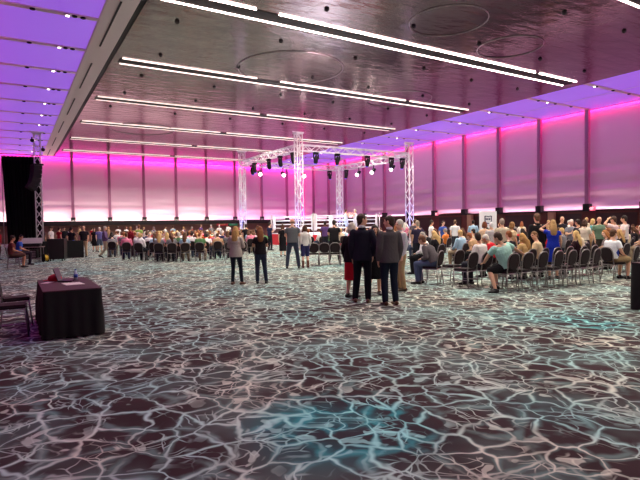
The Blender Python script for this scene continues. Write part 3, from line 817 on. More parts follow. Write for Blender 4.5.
def P(kind):
    p = base_pose()
    if kind == 'stand': return p
    if kind == 'phone':        # both hands in front
        p['el'] = [V((-.225, .05, 1.17)), V((.225, .05, 1.17))]; p['wr'] = [V((-.08, .25, 1.22)), V((.08, .25, 1.22))]; p['hd'] = [V((.3, .5, .9)), V((-.3, .5, .9))]
        p['kn'][1] = V((.13, .05, .51)); p['an'][1] = V((.17, .0, .09)); p['toe'][1] = V((.4, 1, 0)); return p
    if kind == 'crossed':
        p['el'] = [V((-.25, .04, 1.17)), V((.25, .04, 1.17))]; p['wr'] = [V((.0, .2, 1.16)), V((.02, .19, 1.2))]; p['hd'] = [V((1, .1, .1)), V((-1, .1, .1))]
        p['kn'] = [V((-.16, .02, .5)), V((.16, .02, .5))]; p['an'] = [V((-.21, -.03, .09)), V((.21, -.03, .09))]; return p
    if kind == 'walk':
        p['kn'] = [V((-.09, .15, .53)), V((.09, .02, .5))]; p['an'] = [V((-.09, .2, .1)), V((.1, -.27, .14))]; p['toe'] = [V((0, 1, .15)), V((0, 1, -.35))]
        p['el'] = [V((-.24, -.12, 1.18)), V((.24, .03, 1.16))]; p['wr'] = [V((-.25, -.1, .95)), V((.23, .2, .98))]; return p
    if kind == 'raise':
        p['el'][0] = V((-.33, .2, 1.5)); p['wr'][0] = V((-.13, .16, 1.66)); p['hd'][0] = V((.7, -.3, .6)); return p
    if kind == 'pocket':       # one hand in pocket, relaxed
        p['el'][1] = V((.28, -.06, 1.17)); p['wr'][1] = V((.2, .06, .96)); p['kn'][0] = V((-.12, .05, .51)); p['an'][0] = V((-.16, .02, .09)); p['toe'][0] = V((-.4, 1, 0)); return p
    if kind == 'guard':
        p['el'] = [V((-.22, .12, 1.2)), V((.22, .12, 1.2))]; p['wr'] = [V((-.1, .3, 1.42)), V((.1, .24, 1.42))]; p['hd'] = [V((.1, .4, 1)), V((-.1, .4, 1))]
        p['kn'] = [V((-.13, .16, .5)), V((.14, .02, .5))]; p['an'] = [V((-.14, .18, .09)), V((.17, -.22, .1))]; return p
    if kind == 'sit': return seated_pose(0.05)
    if kind == 'sit_lean': return seated_pose(0.5)
    if kind == 'sit_turn':
        p = seated_pose(0.12); p['look'] = V((.8, .6, -.1)); return p
    if kind == 'sit_turn_left':
        p = seated_pose(0.15); p['look'] = V((-.8, .6, -.1)); return p
    if kind == 'sit_reach':    # man half off his chair, right arm stretched to the next chair
        p = seated_pose(0.12)
        for k in ('waist', 'chest', 'nb', 'head'): p[k] = p[k] + V((-.3 * (p[k].z - .59), .0, 0))
        p['sh'] = [V((-.34, .03, 1.02)), V((.06, -.02, 1.09))]; p['el'] = [V((-.38, .2, .8)), V((.34, -.02, .98))]; p['wr'] = [V((-.3, .36, .66)), V((.56, -.04, .88))]
        p['hd'][1] = V((1, 0, -.4)); p['look'] = V((-.3, 1, -.3))
        p['kn'] = [V((-.42, .10, .50)), V((.13, .40, .55))]; p['an'] = [V((-.46, -.10, .09)), V((.13, .36, .09))]; p['toe'][0] = V((-.9, .2, 0)); return p
    raise ValueError(kind)

def lerp(a, b, t): return a + (b - a) * t
def stations(p, fem, bulk, inf=0.0):
    A = [(.11, .085), (.168, .118), (.156, .112), (.145, .105), (.16, .11), (.175, .118), (.175, .10), (.12, .075), (.06, .058)]
    if fem: A = [(.11, .085), (.165, .115), (.145, .105), (.122, .092), (.132, .1), (.15, .12), (.15, .092), (.1, .065), (.048, .048)]
    dn = (p['hip'] - p['waist']).normalized()
    Pt = [p['hip'] + dn * .08, p['hip'], lerp(p['hip'], p['waist'], .5), p['waist'], lerp(p['waist'], p['chest'], .5), p['chest'], lerp(p['chest'], p['nb'], .55), lerp(p['chest'], p['nb'], .82), p['nb']]
    bk = [1, bulk, bulk * 1.02, bulk * 1.05, bulk, bulk, bulk ** .6, bulk ** .4, 1]
    return Pt, [(a * k + inf, b * k + inf) for (a, b), k in zip(A, bk)]
def side_of(p): return (p['sh'][1] - p['sh'][0]).normalized()

def hand(bm, w, d, sd, side, r=1.0):
    d = d.normalized(); s = (side - d * side.dot(d)).normalized(); nrm = d.cross(s)        # s: thumb side
    loft(bm, [w - d * .02, w + d * .03, w + d * .085], [(.024, .018), (.038, .016), (.038, .013)], side=s, n=10)
    for i, ln in enumerate((.07, .08, .074, .058)):
        o_ = w + d * .085 + s * (.029 - .0195 * i); a = d.copy(); pts = [o_ - d * .015]
        for k in range(3):
            pts.append(pts[-1] + a * (ln / 2.4)); a = (a + nrm * sd * (.28 + .1 * k)).normalized()
        loft(bm, pts, [.0095 * r, .009 * r, .0085 * r, .0075 * r], n=8)
    tb = w + d * .02 + s * .03
    loft(bm, [tb - s * .01, tb + s * .025 + d * .03, tb + s * .03 + d * .062 + nrm * sd * .012], [.013 * r, .011 * r, .009 * r], n=8)

def head_M(p):
    z = (p['head'] - p['nb']).normalized(); y = p['look'].normalized(); y = (y - z * y.dot(z) * 0.6).normalized(); x = y.cross(z).normalized(); z = x.cross(y)
    return Matrix.Translation(p['head']) @ Matrix((x, y, z)).transposed().to_4x4()

def body_mesh(p, fem, bulk, voxel, fingers=True):
    bm = bmesh.new(); sd = side_of(p)
    Pt, R = stations(p, fem, bulk); loft(bm, Pt, R, side=sd, n=20)
    k = .86 if fem else 1.0
    for i in (0, 1):
        s, e, w = p['sh'][i] * 1.0, p['el'][i], p['wr'][i]
        if fem: s = lerp(s, (p['sh'][0] + p['sh'][1]) / 2, .12)
        ell(bm, s, (.054 * k * bulk ** .4,) * 3); loft(bm, [p['nb'] + (p['chest'] - p['nb']) * .1, s], [.045 * k, .042 * k])
        loft(bm, [s, lerp(s, e, .5), e], [.054 * k, .05 * k, .041 * k])
        loft(bm, [e, lerp(e, w, .35), w], [.041 * k, .042 * k, .027 * k])
        hand(bm, w, p['hd'][i], (1 if i == 0 else -1), (V((0, 1, 0)) if abs(p['hd'][i].normalized().y) < .7 else V((1 - 2 * i, 0, .3))), 1.15 if not fingers else 1.0)
        h, kn, an = p['hj'][i], p['kn'][i], p['an'][i]
        loft(bm, [h, lerp(h, kn, .4), kn], [.088 * bulk ** .5, .078 * bulk ** .5, .056])
        loft(bm, [kn, lerp(kn, an, .3), an], [.055, .057, .036])
        t_ = p['toe'][i].normalized()
        loft(bm, [an - t_ * .045 - V((0, 0, .04)), an + t_ * .05 - V((0, 0, .045)), an + t_ * .15 - V((0, 0, .06))], [(.034, .036), (.038, .034), (.04, .024)], side=V((t_.y, -t_.x, 0)))
    loft(bm, [p['nb'] - V((0, 0, .03)), lerp(p['nb'], p['head'], .6)], [.058 * k, .054 * k])
    M = head_M(p)
    ell(bm, (0, -.008, .02), (.075, .094, .102), M, 3); ell(bm, (0, .022, -.045), (.056, .068, .074), M, 3); ell(bm, (0, .062, -.085), (.024, .022, .022), M)
    loft(bm, [M @ V((0, .082, .028)), M @ V((0, .102, -.012))], [.009, .014], n=8)
    ell(bm, (0, .088, -.045), (.022, .01, .01), M)
    for s in (-1, 1): ell(bm, (s * .077, -.004, -.008), (.011, .02, .03), M); ell(bm, (s * .032, .078, .038), (.022, .01, .008), M)
    me = remesh(bm, voxel, 2)
    # eyes and lips as material regions of the one skin
    Mi = M.inverted()
    for f in me.polygons:
        c = Mi @ f.center
        if c.y > .05:
            if abs(abs(c.x) - .03) < .013 and abs(c.z - .016) < .008: f.material_index = 1
            elif abs(c.x) < .022 and abs(c.z + .047) < .008: f.material_index = 2
    return me

def hair_mesh(p, style, voxel):
    bm = bmesh.new(); M = head_M(p)
    if style == 'bald':
        ell(bm, (0, -.04, -.02), (.08, .062, .045), M, 3)
    elif style == 'cap':
        ell(bm, (0, -.012, .045), (.084, .102, .092), M, 3); loft(bm, [M @ V((0, .06, .05)), M @ V((0, .16, .035))], [(.07, .01), (.05, .008)], side=M.to_3x3() @ V((1, 0, 0)))
    else:
        ell(bm, (0, -.02, .032), (.083, .1, .107), M, 3); ell(bm, (0, -.055, -.03), (.072, .052, .07), M, 3)
        if style == 'bun': ell(bm, (0, -.11, .08), (.045, .045, .045), M)
        if style == 'bob':
            for s in (-1, 1): loft(bm, [M @ V((s * .06, -.01, .04)), M @ V((s * .078, -.01, -.06)), M @ V((s * .07, -.02, -.11))], [.04, .036, .028])
            loft(bm, [M @ V((0, -.06, .02)), M @ V((0, -.08, -.06)), M @ V((0, -.07, -.12))], [(.08, .05), (.085, .045), (.07, .03)], side=M.to_3x3() @ V((1, 0, 0)))
        if style == 'long':
            b = p['nb'] + (p['chest'] - p['nb']).normalized() * 0
            dn = (p['chest'] - p['nb']).normalized(); back = side_of(p).cross(dn).normalized() * 1.0
            if back.y > 0: back = -back
            S = M.to_3x3() @ V((1, 0, 0))
            loft(bm, [M @ V((0, -.05, .04)), M @ V((0, -.085, -.06)), p['nb'] + back * .085 - dn * .02, p['nb'] + back * .115 + dn * .1, p['nb'] + back * .125 + dn * .2], [(.08, .05), (.092, .048), (.1, .04), (.09, .032), (.05, .018)], side=S)
            for s in (-1, 1): loft(bm, [M @ V((s * .062, .0, .03)), M @ V((s * .082, .005, -.07)), M @ V((s * .095, -.01, -.17))], [.034, .03, .02])
    return remesh(bm, voxel, 1)

def sleeves(bm, p, inf, frac, fem):
    k = .86 if fem else 1.0
    for i in (0, 1):
        s, e, w = p['sh'][i], p['el'][i], p['wr'][i]
        if fem: s = lerp(s, (p['sh'][0] + p['sh'][1]) / 2, .12)
        ell(bm, s, (.052 * k + inf * .7,) * 3); loft(bm, [p['nb'] + (p['chest'] - p['nb']) * .2, s], [.036 * k + inf * .3, .036 * k + inf * .5])
        if frac <= 1: loft(bm, [s, lerp(s, e, frac)], [.056 * k + inf, .054 * k + inf * 1.3], round_ends=False)
        else:
            loft(bm, [s, lerp(s, e, .5), e], [.054 * k + inf, .05 * k + inf, .043 * k + inf])
            loft(bm, [e, lerp(e, w, .3), lerp(e, w, frac - 1)], [.043 * k + inf, .042 * k + inf, .03 * k + inf])

def top_mesh(p, kind, fem, bulk, voxel):
    bm = bmesh.new(); sd = side_of(p)
    inf = {'tee': .018, 'shirt': .02, 'jacket': .024, 'cardigan': .028, 'dress': .018, 'tank': .014}[kind]
    Pt, R = stations(p, fem, bulk, inf)
    if kind in ('jacket', 'cardigan'):
        dn = (p['hip'] - p['waist']).normalized()
        sitting = p['hip'].z < .8
        Pt = [p['hip'] + dn * (.0 if sitting else .12)] + Pt[1 if not sitting else 2:8]; R = [(R[1][0] + .012, R[1][1] + .012)] + R[1 if not sitting else 2:8]
        if sitting: Pt[0] = p['hip'] + (p['waist'] - p['hip']) * 0.1
    else:
        dn = (p['hip'] - p['waist']).normalized()
        Pt = [p['hip'] + dn * (.05 if p['hip'].z > .8 else 0)] + Pt[2:8]; R = [(R[1][0], R[1][1])] + R[2:8]
    loft(bm, Pt, R, side=sd, n=20, round_ends=False)
    top = stations(p, fem, bulk)[0]
    loft(bm, [top[7], p['nb'] + (p['nb'] - p['chest']).normalized() * (.03 if kind in ('jacket', 'shirt') else .0)], [(.105, .075), (.068 if not fem else .055, .066 if not fem else .055)], side=sd, round_ends=False)
    if kind != 'tank': sleeves(bm, p, inf, {'tee': .62, 'shirt': 1.92, 'jacket': 1.95, 'cardigan': 1.9, 'dress': .35}[kind], fem)
    return remesh(bm, voxel, 6 if kind == 'jacket' else 2)

def bottom_mesh(p, kind, fem, bulk, voxel):
    bm = bmesh.new(); sd = side_of(p); sitting = p['hip'].z < .8
    inf = {'trousers': .016, 'jeans': .012, 'leggings': .006, 'shorts': .024, 'skirt': .02, 'longskirt': .02}[kind]
    Pt, R = stations(p, fem, bulk, min(inf, .016)); loft(bm, Pt[0:3], R[0:3], side=sd, n=20)
    if kind in ('skirt', 'longskirt') and not sitting:
        e = .42 if kind == 'skirt' else .3
        loft(bm, [V((0, 0, 1.02)), V((0, 0, .9)), V((0, .01, .65)), V((0, .01, e))], [(.17, .12), (.19, .14), (.2, .16), (.2, .17)], side=V((1, 0, 0)), n=20, round_ends=False)
    else:
        for i in (0, 1):
            h, kn, an = p['hj'][i], p['kn'][i], p['an'][i]
            q = bulk ** .5
            if kind in ('shorts', 'skirt', 'longskirt'):
                loft(bm, [h, lerp(h, kn, .4), lerp(h, kn, .93)], [.088 * q + inf, .08 * q + inf, .066 + inf])
            else:
                loft(bm, [h, lerp(h, kn, .4), kn], [.088 * q + inf, .078 * q + inf, .058 + inf])
                loft(bm, [kn, lerp(kn, an, .3), lerp(kn, an, .97)], [.057 + inf, .058 + inf, .043 + inf * 1.2])
    return remesh(bm, voxel, 2)

def shoe_mesh(p, i, voxel, boot=False):
    bm = bmesh.new(); an = p['an'][i]; t_ = p['toe'][i].normalized(); s = V((t_.y, -t_.x, 0))
    loft(bm, [an - t_ * .06 - V((0, 0, .045)), an + t_ * .05 - V((0, 0, .05)), an + t_ * .165 - V((0, 0, .062))], [(.042, .044), (.046, .04), (.045, .028)], side=s)
    loft(bm, [an - V((0, 0, .05)), an + (lerp(an, p['kn'][i], .5) - an if boot else V((0, 0, .01)))], [.048, .055 if boot else .044], round_ends=False)
    return remesh(bm, voxel, 1)

EYE_M = mat('eye', (52, 36, 30), 0.3); LIP_M = mat('lips', (168, 88, 84), 0.5)
def near_person(pos, rz, height, pose, fem, bulk, sk, hair, hst, top, topc, bot, botc, shoe, label, group=None, tweak=None, boot=False, extra=None, z=0.0, vox=.009):
    p = P(pose) if isinstance(pose, str) else pose
    if tweak: tweak(p)
    bme = body_mesh(p, fem, bulk, vox)
    o = obj('person', bme, mats=[skin(sk), EYE_M, LIP_M])
    s = height / 1.785; o.scale = (s, s, s); o.location = (pos[0], pos[1], z); o.rotation_euler = (0, 0, rz)
    if p['hip'].z < .8: o.location.z = z + .48 * (1 - s)
    obj('hair', hair_mesh(p, hst, .009), hairm(hair), o)
    nm = {'tee': 'shirt', 'shirt': 'shirt', 'jacket': 'jacket', 'cardigan': 'cardigan', 'dress': 'dress', 'tank': 'top'}.get(top)
    if top: obj(nm, top_mesh(p, top, fem, bulk, .011), cloth(topc), o)
    obj({'jeans': 'jeans', 'shorts': 'shorts', 'skirt': 'skirt', 'longskirt': 'skirt', 'leggings': 'leggings'}.get(bot, 'trousers'), bottom_mesh(p, bot, fem, bulk, .011), cloth(botc), o)
    for i in (0, 1): obj('boot' if boot else 'shoe', shoe_mesh(p, i, .009, boot), mat('leather_%d_%d_%d' % tuple(shoe), shoe, 0.4), o)
    if extra: extra(o, p)
    tag(o, label, 'person', group)
    return o

CAMA = 31.33
def head_to(a): return -math.radians(CAMA + a)      # a: degrees clockwise from looking straight into the picture
SK = [(222, 170, 142), (236, 190, 165), (190, 134, 106), (120, 78, 58)]

def collar(o, p):
    bm = bmesh.new(); loft(bm, [p['nb'] + V((0, 0, .0)), p['nb'] + V((0, .004, .062))], [(.066, .064), (.064, .062)], n=20, round_ends=False)
    obj('shirt_collar', bm, cloth((225, 222, 225)), o, True)
def look_right(p): p['look'] = V((.9, .45, -.05))
def look_left(p): p['look'] = V((-.8, .6, -.05))
def look_down(p): p['look'] = V((0, 1, -.5))
def phone(o, p):
    bm = B((-.035, .0, -.07), (.035, .01, .07), .004, Matrix.Translation((0, .36, 1.35)) @ Matrix.Rotation(-.4, 4, 'X'))
    obj('held_phone', bm, M_DARK, o)

NP = []
q = floor_at(363, 302.5); near_person(q, head_to(12), 1.86, 'pocket', False, .98, SK[0], (62, 40, 30), 'short', 'jacket', (34, 32, 46), 'trousers', (24, 26, 34), (96, 54, 34),
    'man in a dark navy suit seen from behind, head turned right, nearest standing group', tweak=look_right, extra=collar)
q = floor_at(390, 305); near_person(q, head_to(-14), 1.81, 'stand', False, .98, SK[0], (56, 38, 30), 'short', 'jacket', (88, 82, 84), 'trousers', (28, 34, 50), (88, 48, 28),
    'man in a grey jacket seen from behind, nearest standing group on the carpet', tweak=look_left, extra=collar)
q = spot_at(351.5, 11.3); near_person(q, head_to(35), 1.68, 'stand', True, 1.1, SK[1], (206, 192, 180), 'bob', 'cardigan', (26, 20, 26), 'skirt', (176, 20, 40), (20, 18, 20),
    'woman with pale hair, black top and red skirt behind the navy suit')
q = spot_at(374.5, 11.6); near_person(q, head_to(172), 1.62, 'phone', True, 1.0, SK[0], (44, 28, 24), 'long', 'dress', (40, 44, 54), 'skirt', (16, 15, 20), (20, 18, 20),
    'dark-haired woman in a black dress facing the camera between the two suited men')
q = spot_at(400, 12.3); near_person(q, head_to(-110), 1.74, 'stand', False, 1.05, SK[1], (214, 206, 196), 'short', 'shirt', (206, 204, 210), 'trousers', (178, 148, 112), (70, 48, 36),
    'white-haired man in a pale shirt and beige trousers behind the grey jacket')
q = floor_at(236.5, 284.5); near_person(q, head_to(6), 1.63, 'phone', True, 1.08, SK[1], (196, 150, 92), 'long', 'cardigan', (170, 158, 152), 'leggings', (28, 36, 48), (92, 52, 40),
    'blonde woman in a long cream cardigan and dark leggings, from behind', tweak=look_down, boot=True, extra=phone)
q = floor_at(261, 283.5); near_person(q, head_to(-12), 1.62, 'phone', True, 1.08, SK[0], (128, 76, 42), 'long', 'tee', (26, 20, 26), 'jeans', (42, 50, 68), (26, 22, 24),
    'woman with long auburn hair in black T-shirt and jeans, from behind', tweak=look_down, extra=phone)
q = floor_at(293, 268.3); near_person(q, head_to(-3), 1.9, 'crossed', False, 1.16, SK[0], (150, 118, 96), 'bald', 'tee', (104, 104, 108), 'jeans', (56, 62, 80), (30, 26, 28),
    'broad balding man in a grey T-shirt and jeans standing with legs apart')
q = floor_at(305.5, 267.5); near_person(q, head_to(-18), 1.63, 'stand', True, 1.0, SK[1], (84, 52, 36), 'bob', 'shirt', (222, 216, 212), 'shorts', (48, 50, 92), (104, 60, 44),
    'woman in white top, blue shorts and brown boots beside the man in grey T-shirt', boot=True)
q = spot_at(282.5, 26.5); near_person(q, head_to(-8), 1.68, 'stand', True, 1.12, SK[1], (96, 62, 44), 'bob', 'tee', (24, 20, 24), 'longskirt', (22, 18, 24), (20, 18, 20),
    'woman in a long black dress left of the man in grey T-shirt', vox=.011)
q = spot_at(334, 22.5); near_person(q, head_to(0), 1.84, 'crossed', False, 1.16, SK[0], (58, 46, 40), 'short', 'tee', (38, 34, 38), 'trousers', (32, 30, 34), (24, 22, 24),
    'large man in a dark T-shirt standing behind the empty chairs before the ring', vox=.011)
q = spot_at(269.5, 33); near_person(q, head_to(50), 1.82, 'phone', False, 1.0, SK[0], (48, 36, 32), 'short', 'tee', (40, 42, 78), 'trousers', (30, 28, 36), (24, 22, 24),
    'man in a navy T-shirt standing at the left corner of the ring', vox=.012)
# boxers in the ring
q = spot_at(346, 38.6); near_person(q, head_to(55), 1.82, 'guard', False, 1.05, SK[1], (120, 96, 70), 'short', 'tank', (216, 222, 240), 'shorts', (190, 206, 240), (230, 230, 235),
    'boxer in pale blue shorts in the ring, left of the two', 'boxers in the ring', z=DZ, vox=.012)
q = spot_at(355.5, 38.9); near_person(q, head_to(-60), 1.82, 'guard', False, 1.05, SK[1], (190, 170, 150), 'short', 'tank', (222, 226, 240), 'shorts', (216, 216, 230), (230, 230, 235),
    'boxer in white shorts in the ring, right of the two', 'boxers in the ring', z=DZ, vox=.012)
# far left walkers
def mid(px, py, a, hgt, pose, fem, bulk, sk, hair, hst, top, topc, bot, botc, label, d=None, tweak=None, **kw):
    q = floor_at(px, py) if d is None else spot_at(px, d)
    return near_person(q, head_to(a), hgt, pose, fem, bulk, sk, hair, hst, top, topc, bot, botc, (34, 28, 30), label, vox=.013, tweak=tweak, **kw)
mid(72, 257, 10, 1.72, 'walk', False, 1.0, SK[2], (40, 30, 28), 'short', 'tee', (34, 26, 34), 'shorts', (44, 66, 190), 'person in a dark top and bright blue shorts walking at far left')
mid(84.5, 257, 170, 1.78, 'stand', False, 1.15, SK[0], (150, 110, 90), 'bald', 'tee', (36, 30, 36), 'trousers', (186, 156, 122), 'bald man in a black shirt and khaki trousers at far left')
mid(105.5, 257.3, 70, 1.74, 'walk', False, 1.08, SK[0], (176, 160, 150), 'short', 'shirt', (108, 82, 122), 'trousers', (180, 160, 140), 'man in a purple shirt and beige trousers walking right at far left')
mid(95, 251.5, 160, 1.66, 'stand', True, 1.0, SK[0], (60, 40, 34), 'long', 'tee', (26, 20, 26), 'skirt', (24, 20, 26), 'woman in black between the khaki and the purple-shirted men')
mid(100, 252, 150, 1.68, 'stand', False, 1.0, SK[1], (200, 190, 180), 'short', 'tee', (104, 96, 158), 'shorts', (80, 90, 110), 'person in a lilac top just left of the purple-shirted man')
mid(131, 256.5, 15, 1.68, 'stand', True, 1.1, SK[0], (150, 100, 66), 'bob', 'shirt', (132, 26, 40), 'trousers', (58, 42, 48), 'woman in a dark red top at the left end of the left crowd')
mid(139.5, 252.5, 10, 1.8, 'stand', False, 1.1, SK[0], (120, 76, 50), 'short', 'tee', (150, 186, 96), 'trousers', (60, 60, 70), 'man in a lime green T-shirt standing in the left crowd')
mid(51, 0, 90, 1.78, 'stand', False, 1.0, SK[1], (80, 56, 44), 'cap', 'tee', (228, 214, 214), 'trousers', (40, 36, 44), 'man in a white T-shirt behind the black DJ desk', d=32.5)
mid(42, 0, 100, 1.76, 'stand', False, 1.0, SK[2], (30, 24, 24), 'short', 'tee', (40, 28, 34), 'trousers', (30, 26, 30), 'person in dark clothes behind the DJ desk, left of the white T-shirt', d=33.5)
mid(59, 0, 30, 1.72, 'stand', False, 1.0, SK[0], (60, 44, 36), 'short', 'tee', (150, 30, 44), 'trousers', (36, 32, 40), 'person in a red T-shirt between DJ desk and walker', d=36)
mid(64, 0, 150, 1.76, 'stand', False, 1.0, SK[0], (50, 34, 30), 'short', 'tee', (30, 26, 34), 'trousers', (36, 32, 40), 'person in black facing the camera just left of the blue-shorts walker', d=37)
# right side standing figures
mid(417.5, 0, -10, 1.74, 'stand', False, 1.15, SK[0], (170, 150, 132), 'short', 'tee', (50, 42, 66), 'trousers', (36, 36, 46), 'grey-haired man in a dark navy shirt standing above the blond child', d=19)
mid(415, 0, 10, 1.86, 'stand', False, 1.0, SK[0], (90, 60, 44), 'short', 'tee', (96, 84, 90), 'trousers', (50, 50, 60), 'tall brown-haired man standing beyond the navy-shirted man by the right tower', d=26)
mid(502, 0, 5, 1.76, 'stand', False, 1.12, SK[0], (160, 140, 130), 'short', 'tee', (188, 172, 152), 'trousers', (70, 66, 70), 'man with cropped grey hair in a sand T-shirt, right of the white banner', d=17)
mid(512, 0, 70, 1.64, 'stand', True, 1.05, SK[0], (140, 100, 60), 'bob', 'tee', (214, 184, 150), 'trousers', (70, 66, 70), 'blonde woman in a cream top beside the man in sand T-shirt', d=17.3)
mid(484.5, 0, 20, 1.66, 'stand', True, 1.0, SK[0], (120, 64, 40), 'bob', 'tee', (226, 190, 160), 'trousers', (70, 66, 70), 'auburn-haired woman in a peach top below the white banner', d=19.5)
mid(491.5, 0, 0, 1.64, 'stand', False, 1.1, SK[1], (216, 216, 218), 'short', 'tee', (178, 172, 176), 'trousers', (60, 60, 66), 'white-haired person in pale grey in front of the white banner', d=18.6)
mid(537, 0, -8, 1.88, 'stand', False, 1.22, SK[0], (110, 78, 58), 'short', 'jacket', (30, 26, 30), 'trousers', (28, 26, 30), 'broad man in a black jacket standing left of the blue dress', d=14.9)
mid(553, 0, 14, 1.68, 'raise', True, 1.12, SK[0], (196, 156, 104), 'long', 'dress', (30, 52, 178), 'skirt', (30, 52, 178), 'blonde woman in a royal blue dress with one hand raised to her head', d=14.4)
mid(562, 0, 170, 1.84, 'stand', False, 1.05, SK[0], (190, 150, 130), 'bald', 'tee', (38, 36, 44), 'trousers', (40, 40, 46), 'bald man in a black T-shirt facing the camera right of the blue dress', d=22)
mid(571.5, 0, 190, 1.70, 'phone', False, 1.0, SK[1], (226, 214, 208), 'short', 'tee', (128, 128, 140), 'trousers', (60, 60, 70), 'white-haired man in grey facing the camera beside the bald man', d=20)
mid(578, 0, -30, 1.70, 'stand', False, 1.05, SK[0], (50, 36, 34), 'short', 'tee', (36, 32, 40), 'trousers', (40, 40, 46), 'dark-haired man in a black shirt right of the white-haired man in grey', d=18.5)
mid(584.5, 0, 40, 1.68, 'phone', True, 1.0, SK[1], (78, 50, 40), 'bob', 'tee', (220, 206, 190), 'trousers', (60, 50, 56), 'dark-haired woman in a pale top left of the green T-shirt', d=18)
mid(592.5, 0, 100, 1.72, 'stand', True, 1.0, SK[1], (222, 184, 120), 'bob', 'tee', (96, 160, 160), 'trousers', (60, 60, 66), 'blonde woman in a teal top behind the man in green T-shirt', d=23)
mid(599, 0, 175, 1.79, 'stand', False, 1.16, SK[0], (196, 140, 120), 'bald', 'tee', (104, 128, 108), 'trousers', (70, 66, 60), 'bald man in a faded green T-shirt facing the camera', d=19.5)
mid(614, 0, -40, 1.79, 'raise', False, 1.05, SK[0], (84, 56, 44), 'short', 'tee', (232, 200, 204), 'trousers', (60, 60, 70), 'man in a pale pink shirt with one hand at his head', d=18.5)
mid(624.5, 0, -50, 1.81, 'stand', False, 1.05, SK[0], (48, 34, 32), 'short', 'tee', (240, 222, 222), 'trousers', (60, 60, 70), 'dark-haired man in a white T-shirt right of the pale pink shirt', d=18.6)
mid(455, 0, 20, 1.78, 'stand', False, 1.0, SK[1], (110, 80, 60), 'short', 'tee', (230, 226, 232), 'trousers', (60, 60, 70), 'man in a white T-shirt standing far back between right tower and banner', d=27)
mid(443, 0, 160, 1.74, 'stand', False, 1.0, SK[1], (60, 40, 34), 'short', 'tee', (60, 84, 160), 'trousers', (60, 60, 70), 'man in a blue T-shirt far back under the distant exit sign', d=27)

# ---- seated near people of the right block and their chairs
ROWX, RB = [], 'banquet chairs of the right seating block'
RZC = 0.10                                            # chairs face the far end of the hall, slightly left
def seat_chair(px, py, label, rz=RZC, near=True, nudge=0.0):
    q = floor_at(px, py); x, y = q.x, q.y + 0.22 + nudge
    chair(x, y, rz, label, RB, near); return V((x, y, 0))
row1_y = 8.0
r1 = {}
xs = [10.02 + 0.52 * i for i in range(12)]
lab1 = ['burgundy chair where the man in the mint shirt sits, left end of the nearest row', 'empty burgundy chair right of the man in the mint shirt', 'empty burgundy chair second right of the man in the mint shirt', 'empty burgundy chair third right of the man in the mint shirt',
        'empty burgundy chair near the middle of the nearest row', 'empty burgundy chair in front of the blonde long-haired woman, nearest row', 'empty burgundy chair directly left of the man in white and blue', 'empty burgundy chair directly left of the man in white and blue',
        'burgundy chair under the man in white and blue', 'empty burgundy chair directly right of the man in white and blue', 'empty burgundy chair two places right of the man in white and blue', 'burgundy chair at the right edge of the photo, nearest row']
xs[8] = 14.25; xs[9] = 14.95; xs[10] = 15.5; xs[11] = 16.0
for i, x in enumerate(xs):
    if i == 7: continue                          # a gap left of the man in white and blue
    y = row1_y - 0.03 * i + random.uniform(-.04, .04)
    chair(x, y, RZC + random.uniform(-.08, .08) - (1.9 if i == 8 else 0), lab1[i], RB, True); r1[i] = V((x, y, 0))
row2 = [(9.75, 8.98), (10.28, 8.98), (10.85, 9.0), (11.4, 8.95), (11.95, 8.9), (12.5, 8.9), (13.1, 8.92), (13.65, 8.9), (14.3, 8.88), (14.9, 8.9), (15.5, 8.9), (16.1, 8.95), (16.7, 8.9)]
for i, (x, y) in enumerate(row2):
    chair(x, y, RZC + random.uniform(-.06, .06), 'burgundy chair in the second row of the right block, place %s from the aisle' % (['one', 'two', 'three', 'four', 'five', 'six', 'seven', 'eight', 'nine', 'ten', 'eleven', 'twelve', 'thirteen'][i]), RB, True)
row3 = [(9.6, 10.0), (10.3, 9.95)]
for i, (x, y) in enumerate(row3):
    chair(x, y, RZC + (0.35 if i == 0 else 0), ['burgundy chair under the man in grey shirt and jeans at the aisle', 'empty burgundy chair right of the man in grey shirt and jeans'][i], RB, True)

def sit(v, rz, hgt, pose, fem, bulk, sk, hair, hst, top, topc, bot, botc, label, vox=.011, shoe=(28, 24, 26), tweak=None):
    return near_person(v, rz, hgt, pose, fem, bulk, sk, hair, hst, top, topc, bot, botc, shoe, label, None, tweak, vox=vox)
sit(r1[0], RZC - .1, 1.8, 'sit_reach', False, 1.22, SK[0], (66, 48, 40), 'short', 'tee', (172, 216, 206), 'shorts', (26, 24, 28), 'heavy man in a mint green T-shirt and black shorts reaching over the next chair', .010)
WB = sit(r1[8], RZC - 1.9, 1.78, 'sit', False, 1.1, SK[0], (96, 62, 44), 'short', 'tee', (236, 236, 242), 'shorts', (150, 124, 92), 'man in a white and blue T-shirt seated in the nearest row at right', .010)
bm = bmesh.new(); loft(bm, [(.105, -.055, .66), (.115, -.06, .76), (.12, -.05, .86)], [(.085, .085), (.088, .082), (.05, .075)], n=16)
obj('blue_side_panel', bm, cloth((48, 78, 190)), WB, True)['label'] = 'blue side panel of the shirt'
sit((9.6, 10.0, 0), RZC + .35, 1.8, 'sit_lean', False, 1.2, SK[0], (116, 74, 52), 'short', 'shirt', (92, 84, 88), 'jeans', (84, 92, 124), 'man in a grey shirt and jeans hunched forward on the aisle chair', .011)
sit((10.28, 8.98, 0), RZC, 1.76, 'sit_turn', False, 1.05, SK[0], (52, 38, 34), 'short', 'tee', (226, 214, 212), 'trousers', (50, 50, 60), 'dark-haired man in a white T-shirt just left of the mint shirt')
sit((11.95, 8.9, 0), RZC - .2, 1.66, 'sit_turn', True, 1.0, SK[1], (200, 150, 90), 'long', 'tee', (216, 176, 120), 'jeans', (60, 64, 84), 'long-haired blonde woman the mint-shirted man reaches towards')
